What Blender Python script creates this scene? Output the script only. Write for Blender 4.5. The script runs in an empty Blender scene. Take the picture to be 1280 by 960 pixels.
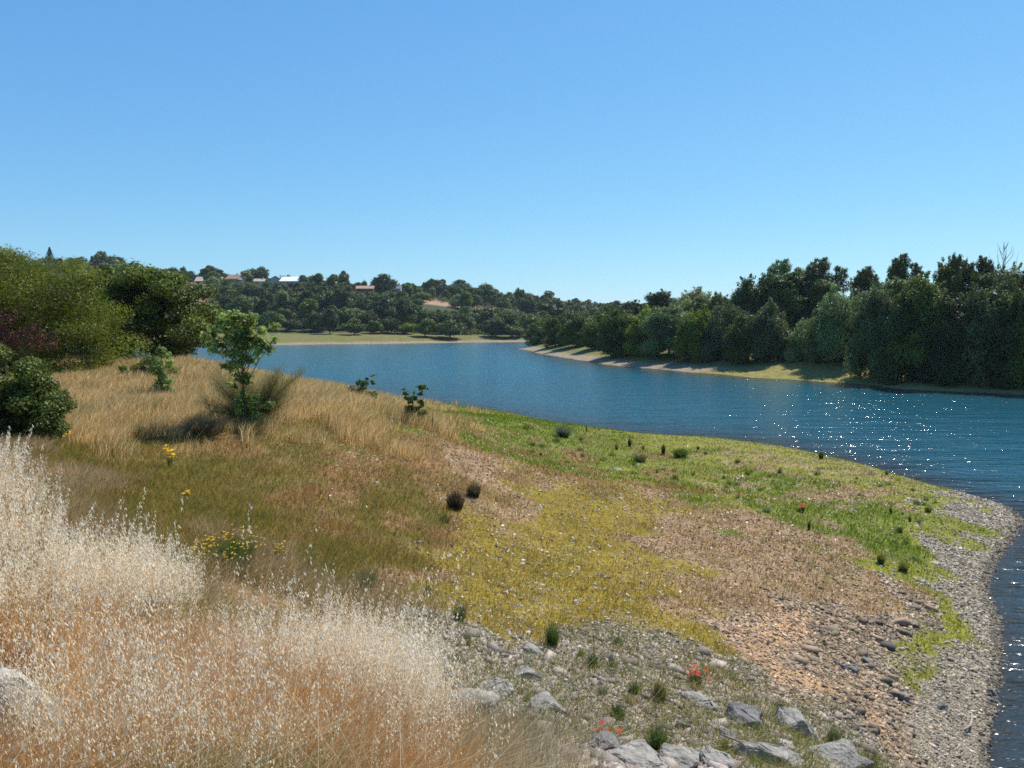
import bpy, bmesh, math, random
import numpy as np
from mathutils import Vector, Matrix

# ------------------------------------------------------------------ camera, light, sky
sc = bpy.context.scene
COL = sc.collection
F = 924.0; PITCH = math.atan(75/924.0); EYE = 7.0
cam_d = bpy.data.cameras.new('camera'); cam = bpy.data.objects.new('camera', cam_d); COL.objects.link(cam)
cam_d.lens = 26.0; cam_d.sensor_width = 36.0; cam_d.clip_start = 0.05; cam_d.clip_end = 9000
cam.location = (0, 0, EYE); cam.rotation_euler = (math.pi/2 - PITCH, 0, 0)
sc.camera = cam

SUN_AZ, SUN_EL = math.radians(42), math.radians(54)
world = bpy.data.worlds.new('World'); sc.world = world; world.use_nodes = True
wn = world.node_tree; bg = wn.nodes['Background']
sky = wn.nodes.new('ShaderNodeTexSky'); sky.sky_type = 'NISHITA'; sky.sun_disc = False
sky.sun_elevation = SUN_EL; sky.sun_rotation = SUN_AZ; sky.altitude = 0
sky.air_density = 1.0; sky.dust_density = 0.0; sky.ozone_density = 1.6
sep = wn.nodes.new('ShaderNodeSeparateColor'); com = wn.nodes.new('ShaderNodeCombineColor'); wn.links.new(sky.outputs[0], sep.inputs[0])
for ch, (gam, gain) in enumerate(((0.89, 0.43), (0.69, 0.67), (0.42, 0.88))):   # the camera's rendering of a clear blue sky, channel by channel
    a_ = wn.nodes.new('ShaderNodeMath'); a_.operation = 'MULTIPLY'; a_.inputs[1].default_value = 0.15
    b_ = wn.nodes.new('ShaderNodeMath'); b_.operation = 'POWER'; b_.inputs[1].default_value = gam
    c_ = wn.nodes.new('ShaderNodeMath'); c_.operation = 'MULTIPLY'; c_.inputs[1].default_value = gain/0.15
    wn.links.new(sep.outputs[ch], a_.inputs[0]); wn.links.new(a_.outputs[0], b_.inputs[0]); wn.links.new(b_.outputs[0], c_.inputs[0]); wn.links.new(c_.outputs[0], com.inputs[ch])
wn.links.new(com.outputs[0], bg.inputs[0]); bg.inputs[1].default_value = 0.116
sun_d = bpy.data.lights.new('sun', 'SUN'); sun = bpy.data.objects.new('sun', sun_d); COL.objects.link(sun)
sun_d.energy = 5.0; sun_d.angle = math.radians(0.5); sun_d.color = (1.0, 0.955, 0.88)
S = Vector((math.sin(SUN_AZ)*math.cos(SUN_EL), math.cos(SUN_AZ)*math.cos(SUN_EL), math.sin(SUN_EL)))
sun.rotation_euler = S.to_track_quat('Z', 'Y').to_euler(); sun.location = (50, 60, 120)
sc.view_settings.view_transform = 'Standard'; sc.view_settings.look = 'None'
sc.view_settings.gamma = 1; sc.view_settings.exposure = 0.42
sc.render.engine = 'CYCLES'
cy = sc.cycles
cy.max_bounces = 6; cy.diffuse_bounces = 3; cy.glossy_bounces = 3; cy.transmission_bounces = 4
cy.transparent_max_bounces = 6; cy.volume_bounces = 0; cy.caustics_reflective = False; cy.caustics_refractive = False
cy.sample_clamp_indirect = 4.0; cy.use_denoising = False; cy.denoiser = 'OPENIMAGEDENOISE'; cy.denoising_input_passes = 'RGB_ALBEDO_NORMAL'; cy.denoising_prefilter = 'ACCURATE'; cy.use_adaptive_sampling = False
cy.pixel_filter_type = 'BLACKMAN_HARRIS'; cy.filter_width = 1.6

rs = np.random.RandomState(11); random.seed(5)

# ------------------------------------------------------------------ mapping and noise helpers
CP, SP = math.cos(PITCH), math.sin(PITCH)
def ray(px, py):
    r = (px-640)/F; u = (480-py)/F
    return r, CP + u*SP, -SP + u*CP
def at_y(px, py, Y):
    r, f, d = ray(px, py); t = Y/f
    return (r*t, Y, EYE + d*t)
def at_z(px, py, z=0.0):
    r, f, d = ray(px, py); t = (z-EYE)/d
    return (r*t, f*t, z)
def project(x, y, z):
    dz = z - EYE
    fw = np.maximum(y*CP - dz*SP, 0.05); up = y*SP + dz*CP
    return 640 + F*x/fw, 480 - F*up/fw
def _h(ix, iy, s):
    n = (ix.astype(np.int64)*374761393 + iy.astype(np.int64)*668265263 + s*1442695041) & 0x7fffffff
    n = ((n ^ (n >> 13)) * 1274126177) & 0x7fffffff
    return ((n ^ (n >> 16)) & 0xffff)/65535.0
def noise(x, y, s=0):
    x = np.asarray(x, float); y = np.asarray(y, float)
    ix = np.floor(x); iy = np.floor(y); fx = x-ix; fy = y-iy
    fx = fx*fx*(3-2*fx); fy = fy*fy*(3-2*fy)
    a = _h(ix, iy, s); b = _h(ix+1, iy, s); c = _h(ix, iy+1, s); d = _h(ix+1, iy+1, s)
    return (a*(1-fx)+b*fx)*(1-fy) + (c*(1-fx)+d*fx)*fy
def fbm(x, y, s=0, o=4):
    t = 0; a = 0.5; w = 0
    for k in range(o):
        t = t + a*noise(x*2**k+k*17.3, y*2**k-k*9.1, s+k); w += a; a *= 0.5
    return t/w

# ------------------------------------------------------------------ terrain heights
SHORE = [(440,491.5),(480,497),(540,503),(600,510),(640,516),(720,531),(800,541),(900,547),(1000,561),(1100,583),(1180,607),(1240,623),
         (1275,640),(1284,655),(1271,675),(1251,710),(1240,745),(1246,800),(1249,870),(1236,905),(1226,960),(1215,1060)]
ctrl = [at_z(px, py) for px, py in SHORE]
for i, (px, py) in enumerate(SHORE):
    p = at_z(px, py)
    if i < 13: ctrl.append((p[0]+1.5, p[1]+4, -0.8))
    else: ctrl.append((p[0]+2.5, p[1]-0.6, -0.7))
for px, py, Y in [(570,620,20),(700,570,34),(850,620,26),(950,650,22.5),(1100,640,25.3),(1150,700,20.5),(1000,800,13.5),(1190,850,13.7),
                  (640,700,15.5),(640,780,11.5),(540,838,8.7),(900,870,9.0),(1040,940,8.0),(780,945,6.7),(300,620,16),(150,560,20),(250,680,11.5),
                  (130,472,40),(250,454,48),(340,480,36),(400,494,32),(450,505,30),(515,524,27),(300,530,22),(200,505,28),(60,545,19),
                  (430,600,19),(500,560,23),(600,560,29),(620,535,38),(560,515,46),(800,560,39),(1000,600,31.5),(1100,760,16),(820,720,16.5),
                  (760,640,22),(300,960,3.2),(0,960,3.1),(620,950,5.6),(480,960,4.3),(720,850,9.0),(1100,880,11.4),(1190,770,16.5),(0,480,35),(420,690,11.8),(500,740,10.3)]:
    ctrl.append(at_y(px, py, Y))
ctrl += [(-6.5,10,4.6),(-5.5,8,4.7),(-4,8,3.95),(-5.2,10,4.0),(-2,6.5,4.1),(-4,12,3.6),(-3,3,5.25),(0,0,5.4),(0,3,4.75),(-1.06,7,3.4),(-10,14,4.4),
         (3,0,4.7),(5,0,2.6),(8,0,0.1),(11,0,-0.8),(6.3,5,1.2),(4,5,3.1),(-8,0,5.4),(0,-8,5.4),(-20,0,5.2),(-20,20,4.6),(-20,40,4.6),(8,-8,0.3),(13,-8,-0.8),
         (-11,50,1.6),(-16,58,1.4),(-24,62,2.0),(-20,78,-.6),(-35,84,-.6),(-32,72,0.4),(-14,70,0.2),(-40,50,4.6),(-40,20,4.8),(-40,0,5),(-18,92,-2),(10,78,-1.6),(30,55,-1.8),(34,30,-1.6),(30,10,-1.6),(-5,84,-1.5)]
P = np.array(ctrl); XY = P[:, :2]; Z = P[:, 2]
def tps_k(d2): return np.where(d2 > 1e-9, 0.5*d2*np.log(np.maximum(d2, 1e-9)), 0)
n = len(P); K = tps_k(((XY[:, None]-XY[None])**2).sum(-1)) + np.eye(n)*6.0
A = np.zeros((n+3, n+3)); A[:n, :n] = K; A[:n, n] = 1; A[:n, n+1:] = XY; A[n, :n] = 1; A[n+1:, :n] = XY.T
sol = np.linalg.solve(A, np.concatenate([Z, np.zeros(3)]))
GX0, GY0, GS = -46.0, -10.0, 0.25; GNX, GNY = 372, 440
gx = GX0 + GS*np.arange(GNX); gy = GY0 + GS*np.arange(GNY)
G = np.zeros((GNY, GNX))
for j in range(GNY):
    d2 = (gx[:, None]-XY[None, :, 0])**2 + (gy[j]-XY[None, :, 1])**2
    G[j] = tps_k(d2) @ sol[:n] + sol[n] + sol[n+1]*gx + sol[n+2]*gy[j]

def sdist(x, y, poly):
    """distance to a polygon, positive inside"""
    best = np.full(x.shape, 1e18); ins = np.zeros(x.shape, bool); m = len(poly)
    for i in range(m):
        ax, ay = poly[i]; bx, by = poly[(i+1) % m]
        ex, ey = bx-ax, by-ay; L = ex*ex+ey*ey
        t = np.clip(((x-ax)*ex+(y-ay)*ey)/L, 0, 1)
        best = np.minimum(best, (x-ax-t*ex)**2 + (y-ay-t*ey)**2)
        c = ((ay > y) != (by > y)); xx = ax + (y-ay)*ex/(ey if abs(ey) > 1e-9 else 1e-9)
        ins ^= c & (x < xx)
    d = np.sqrt(best); return np.where(ins, d, -d)
RB = [at_z(*q)[:2] for q in [(648,435.5),(668,440.5),(700,447),(730,451),(760,456),(795,459),(830,462),(865,466),(900,468),(940,472),(985,474),(1030,477),(1085,481),(1130,486),(1180,489),(1230,491),(1280,494)]]
RIGHT = RB + [(62,66),(80,58),(120,50),(200,45),(900,40),(900,900),(40,900),(34,330),(22,262),(10,232)]
NORTH = [at_z(*q)[:2] for q in [(60,431),(150,430.5),(250,431.5),(330,431.5),(400,430.5),(480,430),(560,428.5),(610,428),(650,427.5)]] + [(40,296),(60,330),(900,330),(3500,600),(3500,3500),(-3500,3500),(-3500,200),(-260,200),(-210,255)]
LEFT = [(-34,-900),(-34,20),(-38,50),(-56,78),(-110,120),(-150,190),(-200,300),(-3500,300),(-3500,-900)]
BACK = [(-40,-3),(2,-3),(5,-30),(8,-900),(-40,-900)]
SKY_PX = [-400,-100,0,60,140,200,280,340,430,500,560,610,650,700,760,820,1000,1600]
SKY_PY = [318,318,327,330,330,338,341,346,351,354,354,359,364,371,377,383,388,388]
CREST_S = 195.0
def smooth(t): t = np.clip(t, 0, 1); return t*t*(3-2*t)
def height(x, y):
    x = np.atleast_1d(np.asarray(x, float)); y = np.atleast_1d(np.asarray(y, float))
    u = (x-GX0)/GS; v = (y-GY0)/GS
    inb = (u >= 0) & (u < GNX-1.001) & (v >= 0) & (v < GNY-1.001)
    uc = np.clip(u, 0, GNX-1.002); vc = np.clip(v, 0, GNY-1.002); iu = uc.astype(int); iv = vc.astype(int); fu = uc-iu; fv = vc-iv
    zn = (G[iv, iu]*(1-fu)+G[iv, iu+1]*fu)*(1-fv) + (G[iv+1, iu]*(1-fu)+G[iv+1, iu+1]*fu)*fv
    z = np.where(inb, zn, -3.0)
    r = np.hypot(x, y)
    s = sdist(x, y, LEFT) + 3*(fbm(x/9, y/9, 5)-.5); z = np.maximum(z, np.where(s > 0, np.minimum(s*0.4, 4.6)+0.02*np.minimum(s, 250), s*0.3))
    s = sdist(x, y, BACK); z = np.maximum(z, np.where(s > 0, np.minimum(s*0.8, 5.3), s*0.8))
    far = (y > 40)
    s = sdist(x, y, RIGHT) + 3.0*(fbm(x/10, y/10, 7)-.5)*np.clip(y/120, 0.4, 1)
    zr = np.where(s > 0, np.minimum(s, 4)*0.16 + np.clip(s-4, 0, 10)*0.20 + np.clip(s-14, 0, 60)*0.07 + np.clip(s-74, 0, 200)*0.02, s*0.25)
    z = np.maximum(z, np.where(far, zr, -3))
    s = sdist(x, y, NORTH) + 5.0*(fbm(x/14, y/14, 9)-.5)
    px = 640 + F*x/np.maximum(y, 1.0)
    yc = 285 + CREST_S
    crest = EYE + (405-np.interp(px, SKY_PX, SKY_PY))/F*yc - 8.5
    t = np.clip((s-16)/(CREST_S-16), 0, 1)
    zz = np.where(s > 0, np.minimum(s, 5)*0.12 + np.clip(s-5, 0, 11)*0.15, s*0.2) + smooth(t*0.94+0.03)*(crest-2.8) - 0.02*np.clip(s-CREST_S-20, 0, 1200)
    z = np.maximum(z, np.where(y > 100, zz, -3))
    z = np.maximum(z, -3.0)
    mic = (fbm(x/1.3, y/1.3, 21, 3)-.5)*0.10 + (fbm(x/0.22, y/0.22, 31, 2)-.5)*0.035
    mic = np.where(r < 130, mic, (fbm(x/12, y/12, 3)-.5)*1.2*np.clip((z-2)/4, 0, 1))
    return z + mic*np.clip(0.65+z*0.8, 0.5, 1)
def gz(x, y): return float(height([x], [y])[0])

# ------------------------------------------------------------------ mesh and tag helpers
def mesh_np(name, V, Q=None, T=None, mats=(), col=None, smoothed=False, matq=None, matt=None):
    me = bpy.data.meshes.new(name)
    V = np.asarray(V, np.float32); nq = 0 if Q is None else len(Q); nt = 0 if T is None else len(T)
    me.vertices.add(len(V)); me.vertices.foreach_set('co', V.ravel())
    loops = np.concatenate([np.asarray(a, np.int32).ravel() for a in (Q, T) if a is not None and len(a)])
    me.loops.add(len(loops)); me.loops.foreach_set('vertex_index', loops)
    starts = np.concatenate([np.arange(nq)*4, nq*4 + np.arange(nt)*3]).astype(np.int32)
    me.polygons.add(nq+nt); me.polygons.foreach_set('loop_start', starts)
    if matq is not None or matt is not None:
        mi = np.concatenate([np.zeros(nq, np.int32) if matq is None else matq, np.zeros(nt, np.int32) if matt is None else matt]).astype(np.int32)
        me.polygons.foreach_set('material_index', mi)
    if smoothed: me.polygons.foreach_set('use_smooth', np.ones(nq+nt, bool))
    if col is not None:
        c = np.ones((len(V), 4), np.float32); c[:, :3] = col
        a = me.color_attributes.new('tint', 'FLOAT_COLOR', 'POINT'); a.data.foreach_set('color', c.ravel())
    for m in mats: me.materials.append(m)
    me.update(calc_edges=True)
    return me
def link(name, me, parent=None):
    o = bpy.data.objects.new(name, me); COL.objects.link(o)
    if parent is not None: o.parent = parent
    return o
def tag(o, label=None, cat=None, group=None, kind=None):
    if label: o['label'] = label
    if cat: o['category'] = cat
    if group: o['group'] = group
    if kind: o['kind'] = kind
    return o
def empty(name, loc, rz=0, label=None, cat=None, group=None):
    o = bpy.data.objects.new(name, None); COL.objects.link(o); o.location = loc; o.rotation_euler = (0, 0, rz)
    o.empty_display_size = 0.2
    return tag(o, label, cat, group)

# ------------------------------------------------------------------ materials
def nodes_of(name):
    m = bpy.data.materials.new(name); m.use_nodes = True; nt = m.node_tree; nt.nodes.clear()
    out = nt.nodes.new('ShaderNodeOutputMaterial'); return m, nt, out
def nd(nt, t, **kw):
    x = nt.nodes.new(t)
    for k, v in kw.items(): setattr(x, k, v)
    return x
def leaf_mat(name, base, trans=0.35, gloss=0.05, var=0.35, rough=0.5, objvar=0.36):
    """foliage or straw: the colour attribute times a base colour, with per-object variation"""
    m, nt, out = nodes_of(name); L = nt.links
    at = nd(nt, 'ShaderNodeAttribute', attribute_name='tint')
    mul = nd(nt, 'ShaderNodeMix', data_type='RGBA', blend_type='MULTIPLY'); mul.inputs[0].default_value = 1
    mul.inputs[6].default_value = (*base, 1); L.new(at.outputs['Color'], mul.inputs[7])
    oi = nd(nt, 'ShaderNodeObjectInfo'); hs = nd(nt, 'ShaderNodeHueSaturation')
    mr = nd(nt, 'ShaderNodeMapRange'); mr.inputs[3].default_value = 1-objvar; mr.inputs[4].default_value = 1+objvar
    L.new(oi.outputs['Random'], mr.inputs[0]); L.new(mr.outputs[0], hs.inputs['Value'])
    mh = nd(nt, 'ShaderNodeMath', operation='MULTIPLY_ADD'); mh.inputs[1].default_value = 0.035*objvar/0.25; mh.inputs[2].default_value = 0.5-0.0175*objvar/0.25
    fr = nd(nt, 'ShaderNodeMath', operation='FRACT'); m7 = nd(nt, 'ShaderNodeMath', operation='MULTIPLY'); m7.inputs[1].default_value = 7.77
    L.new(oi.outputs['Random'], m7.inputs[0]); L.new(m7.outputs[0], fr.inputs[0]); L.new(fr.outputs[0], mh.inputs[0]); L.new(mh.outputs[0], hs.inputs['Hue'])
    L.new(mul.outputs[2], hs.inputs['Color'])
    p = nd(nt, 'ShaderNodeBsdfPrincipled'); p.inputs['Roughness'].default_value = rough; p.inputs['Specular IOR Level'].default_value = gloss*4
    L.new(hs.outputs[0], p.inputs['Base Color'])
    if trans > 0:
        tr = nd(nt, 'ShaderNodeBsdfTranslucent'); L.new(hs.outputs[0], tr.inputs[0])
        mx = nd(nt, 'ShaderNodeMixShader'); mx.inputs[0].default_value = trans
        L.new(p.outputs[0], mx.inputs[1]); L.new(tr.outputs[0], mx.inputs[2]); L.new(mx.outputs[0], out.inputs[0])
    else: L.new(p.outputs[0], out.inputs[0])
    return m
def rough_mat(name, c1, c2, scale=6, bump=0.3, rough=0.85, attr=False, detail=8, c3=None):
    m, nt, out = nodes_of(name); L = nt.links
    tc = nd(nt, 'ShaderNodeTexCoord'); nz = nd(nt, 'ShaderNodeTexNoise'); nz.inputs['Scale'].default_value = scale; nz.inputs['Detail'].default_value = detail
    nz.inputs['Roughness'].default_value = 0.65
    L.new(tc.outputs['Object'], nz.inputs['Vector'])
    cr = nd(nt, 'ShaderNodeValToRGB'); cr.color_ramp.elements[0].position = 0.32; cr.color_ramp.elements[1].position = 0.68
    cr.color_ramp.elements[0].color = (*c1, 1); cr.color_ramp.elements[1].color = (*c2, 1)
    if c3:
        e = cr.color_ramp.elements.new(0.74); e.color = (*c3, 1)
    L.new(nz.outputs[0], cr.inputs[0])
    p = nd(nt, 'ShaderNodeBsdfPrincipled'); p.inputs['Roughness'].default_value = rough; p.inputs['Specular IOR Level'].default_value = 0.3
    if attr:
        at = nd(nt, 'ShaderNodeAttribute', attribute_name='tint'); mul = nd(nt, 'ShaderNodeMix', data_type='RGBA', blend_type='MULTIPLY'); mul.inputs[0].default_value = 1
        L.new(cr.outputs[0], mul.inputs[6]); L.new(at.outputs['Color'], mul.inputs[7]); L.new(mul.outputs[2], p.inputs['Base Color'])
    else: L.new(cr.outputs[0], p.inputs['Base Color'])
    b = nd(nt, 'ShaderNodeBump'); b.inputs['Strength'].default_value = bump; b.inputs['Distance'].default_value = 0.05
    n2 = nd(nt, 'ShaderNodeTexNoise'); n2.inputs['Scale'].default_value = scale*3; n2.inputs['Detail'].default_value = 6
    L.new(tc.outputs['Object'], n2.inputs['Vector']); L.new(n2.outputs[0], b.inputs['Height']); L.new(b.outputs[0], p.inputs['Normal'])
    L.new(p.outputs[0], out.inputs[0]); return m

M = {}
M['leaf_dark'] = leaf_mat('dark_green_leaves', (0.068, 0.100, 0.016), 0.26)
M['leaf_shadowed'] = leaf_mat('shadow_darkened_leaves', (0.036, 0.058, 0.012), 0.15)  # dark green leaves with the deep shadow painted into a lower albedo
M['leaf_mid'] = leaf_mat('mid_green_leaves', (0.110, 0.160, 0.020), 0.28)
M['leaf_yellow'] = leaf_mat('yellow_green_leaves', (0.165, 0.215, 0.018), 0.4)
M['leaf_grey'] = leaf_mat('grey_green_willow_leaves', (0.165, 0.205, 0.065), 0.3)
M['leaf_red'] = leaf_mat('reddish_brown_leaves', (0.095, 0.045, 0.020), 0.25)
M['leaf_fresh'] = leaf_mat('fresh_green_leaves', (0.24, 0.29, 0.075), 0.5)
M['needle'] = leaf_mat('spruce_needles', (0.02, 0.04, 0.022), 0.1)
M['grass'] = leaf_mat('grass_blades', (1, 1, 1), 0.5, objvar=0.0)
M['bark'] = rough_mat('bark', (0.05, 0.04, 0.03), (0.13, 0.11, 0.09), 3, 0.6)
M['stone'] = rough_mat('pebble_stone', (0.75, 0.75, 0.75), (1.15, 1.12, 1.08), 25, 0.3, 0.85, attr=True)
M['rock'] = rough_mat('grey_slate_rock', (0.17, 0.155, 0.13), (0.36, 0.335, 0.285), 7, 0.9, 0.85, c3=(0.46, 0.42, 0.33))
M['rock_dark'] = rough_mat('dark_slate_rock', (0.075, 0.07, 0.065), (0.20, 0.185, 0.165), 5, 0.8, 0.6)
M['rock_tan'] = rough_mat('tan_weathered_rock', (0.30, 0.26, 0.21), (0.50, 0.45, 0.38), 5, 0.7, 0.85)
M['wood'] = rough_mat('bleached_wood', (0.28, 0.24, 0.19), (0.42, 0.37, 0.30), 9, 0.4)
M['petal_red'] = leaf_mat('poppy_petals', (0.75, 0.035, 0.012), 0.35, objvar=0.05)
M['petal_yellow'] = leaf_mat('yellow_petals', (0.75, 0.50, 0.02), 0.3, objvar=0.05)
M['wall'] = rough_mat('house_render', (0.42, 0.38, 0.32), (0.52, 0.48, 0.42), 0.6, 0.1)
M['wall_dark'] = rough_mat('dark_timber_wall', (0.12, 0.07, 0.05), (0.18, 0.10, 0.07), 0.8, 0.1)
M['tile'] = rough_mat('clay_roof_tile', (0.30, 0.17, 0.11), (0.42, 0.27, 0.19), 1.2, 0.4)
M['tile_tan'] = rough_mat('faded_roof_tile', (0.36, 0.28, 0.21), (0.46, 0.37, 0.30), 1.2, 0.4)
M['sheet'] = rough_mat('pale_metal_roof', (0.78, 0.80, 0.82), (0.86, 0.87, 0.88), 0.5, 0.05, 0.45)
M['slate'] = rough_mat('grey_slate_roof', (0.17, 0.17, 0.19), (0.26, 0.26, 0.28), 1.0, 0.3)
M['glass'] = rough_mat('dark_window_glass', (0.02, 0.025, 0.03), (0.03, 0.035, 0.04), 1, 0.0, 0.1)

# ------------------------------------------------------------------ vegetation zones on the near bank
ZT = {  # soil colour, blade colours, blade height, blade density, stone density, stone colour
 'D': ((0.30,0.20,0.10), [(0.62,0.45,0.22),(0.70,0.55,0.33),(0.50,0.34,0.15),(0.30,0.25,0.09),(0.60,0.46,0.25)], (0.28,0.60), 1.0, 0.01, (0.4,0.35,0.3)),
 'M': ((0.15,0.13,0.05), [(0.21,0.185,0.05),(0.37,0.25,0.09),(0.13,0.15,0.03),(0.32,0.20,0.07),(0.26,0.21,0.06),(0.36,0.24,0.09)], (0.07,0.22), 1.0, 0.008, (0.4,0.35,0.3)),
 'B': ((0.20,0.12,0.06), [(0.33,0.19,0.075),(0.25,0.18,0.06),(0.38,0.25,0.12),(0.22,0.19,0.06)], (0.06,0.18), 1.0, 0.03, (0.42,0.36,0.30)),
 'Y': ((0.21,0.16,0.035), [(0.31,0.22,0.055),(0.22,0.19,0.042),(0.38,0.24,0.075),(0.29,0.18,0.07),(0.17,0.18,0.04),(0.34,0.21,0.08)], (0.03,0.10), 1.0, 0.05, (0.42,0.37,0.31)),
 'G': ((0.13,0.15,0.035), [(0.145,0.215,0.024),(0.11,0.17,0.02),(0.20,0.23,0.035)], (0.05,0.16), 1.0, 0.02, (0.4,0.35,0.3)),
 'L': ((0.19,0.19,0.04), [(0.28,0.29,0.045),(0.20,0.24,0.035),(0.31,0.28,0.07)], (0.04,0.10), 0.9, 0.06, (0.4,0.35,0.3)),
 'P': ((0.29,0.20,0.13), [(0.34,0.21,0.09),(0.27,0.18,0.065),(0.40,0.27,0.13),(0.24,0.19,0.06)], (0.04,0.14), 1.0, 0.11, (0.40,0.30,0.21)),
 'O': ((0.37,0.24,0.135), [(0.30,0.20,0.10)], (0.03,0.08), 0.10, 0.42, (0.40,0.28,0.18)),
 'R': ((0.26,0.19,0.13), [(0.25,0.21,0.08)], (0.03,0.10), 0.3, 0.9, (0.33,0.245,0.165)),
 'S': ((0.25,0.21,0.155), [(0.25,0.25,0.08)], (0.03,0.08), 0.01, 1.35, (0.36,0.305,0.225)),
 'K': ((0.24,0.21,0.17), [(0.20,0.21,0.05),(0.42,0.34,0.18),(0.12,0.16,0.035),(0.32,0.25,0.09)], (0.04,0.16), 0.72, 0.9, (0.33,0.28,0.235)),
 'V': ((0.18,0.14,0.09), [(0.46,0.33,0.19),(0.36,0.25,0.13),(0.22,0.20,0.06),(0.52,0.40,0.24)], (0.20,0.42), 1.0, 0.01, (0.4,0.35,0.3)),
 'W': ((0.24,0.15,0.08), [(0.46,0.26,0.10),(0.52,0.34,0.16),(0.22,0.20,0.07)], (0.25,0.5), 1.0, 0.02, (0.4,0.35,0.3)),
}
ZK = list(ZT)
def vivid(c, k=1.13):
    c = np.asarray(c, float); g = (c @ np.array([.3, .6, .1]))[..., None]; return np.clip(g+(c-g)*k, .004, .9)
ZP = [('D',[(60,490),(110,500),(180,485),(260,470),(330,500),(230,500),(400,505),(440,515),(485,525),(380,535),(300,540),(200,535),(130,525),(0,470),(-100,480),(60,455),(460,535),(520,535)]),
 ('M',[(150,565),(100,590),(250,600),(180,610),(330,610),(350,565),(420,560),(200,640),(60,560),(300,640),(260,690),(420,720),(480,700),(450,745),(380,700),(0,540),(500,640),(510,620)]),
 ('B',[(440,600),(500,575),(550,575),(430,650),(470,670),(380,640),(590,555),(660,575),(500,600),(380,590),(280,570),(720,590),(560,640),(770,590),(840,610)]),
 ('Y',[(560,700),(600,740),(650,690),(540,745),(700,720),(760,690),(640,770),(800,770),(590,670),(850,800),(720,780),(850,730),(700,650),(780,650),(740,625),(900,600),(800,640),(680,620),(560,770),(760,750)]),
 ('G',[(480,505),(560,515),(620,530),(660,545),(700,560),(780,575),(860,590),(930,605),(1000,625),(1060,635),(1100,655),(1130,695),(900,590),(740,560),(1140,650),(600,520),(660,530),(960,610),(1030,650),(1080,665)]),
 ('L',[(980,566),(860,553),(930,556),(1100,598),(1160,618),(1190,635),(1050,580),(790,548),(1150,735),(1175,790),(1160,765),(1165,690),(1120,715),(1180,660),(500,510),(1165,820)]),
 ('P',[(640,605),(610,590),(900,660),(960,650),(950,700),(1020,720),(1000,675),(900,720),(1060,740),(1000,592),(1050,607),(1090,612),(930,575),(860,670),(960,740),(1100,740),(520,715),(500,725),(660,635),(870,640),(1040,690)]),
 ('O',[(950,790),(985,805),(930,820),(1000,840),(1030,870),(1100,915),(970,765),(960,860)]),
 ('R',[(1080,800),(1100,850),(1050,900),(1140,910),(1110,780),(1140,860),(1050,780),(1010,770),(1080,940),(1150,950),(1040,830)]),
 ('S',[(1250,640),(1230,640),(1215,680),(1200,740),(1210,800),(1215,860),(1180,920),(1200,900),(1240,660),(1190,700),(1210,950),(1200,1000),(1195,620),(1240,800),(1240,900),(1240,740)]),
 ('K',[(545,805),(620,830),(660,805),(700,850),(750,830),(640,870),(700,900),(800,880),(850,900),(900,920),(960,950),(1000,930),(590,800),(820,850),(700,960),(800,1000),(950,1000),(780,820),(880,860),(1040,950),(900,1000)]),
 ('V',[(70,600),(130,650),(90,640),(180,690),(230,720),(300,735),(30,590),(360,740),(420,770),(150,690),(110,620),(480,790)]),
 ('W',[(0,640),(100,700),(0,700),(0,800),(100,800),(200,800),(300,800),(400,850),(200,900),(0,950),(300,950),(450,950),(150,1050),(400,1050),(480,850),(350,780),(550,960),(0,1300),(300,1300),(600,1200)])]
zpx = np.array([(p[0], p[1], ZK.index(k)) for k, l in ZP for p in l], float)
def zone_w(x, y, z):
    px, py = project(x, y, z)
    r = np.hypot(x, y)
    wx = (fbm(x/1.6, y/1.6, 41, 3)-.5)*r*0.24 ; wy = (fbm(x/1.6, y/1.6, 51, 3)-.5)*r*0.24
    px = px + np.clip(wx*F/np.maximum(r, 1), -85, 85); py = np.clip(py, 300, 1400) + np.clip(wy*F/np.maximum(r, 1)*0.6, -42, 42)
    W = np.zeros((len(px), len(ZK)))
    for a, b, k in zpx:
        d2 = ((px-a)/1.3)**2 + (py-b)**2 + 60
        W[:, int(k)] += 1/d2**1.75
    return W/W.sum(1, keepdims=True)
SOIL = vivid([ZT[k][0] for k in ZK]); DENS = np.array([ZT[k][3] for k in ZK]); STN = np.array([ZT[k][4] for k in ZK]); STC = np.array([ZT[k][5] for k in ZK])

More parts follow.
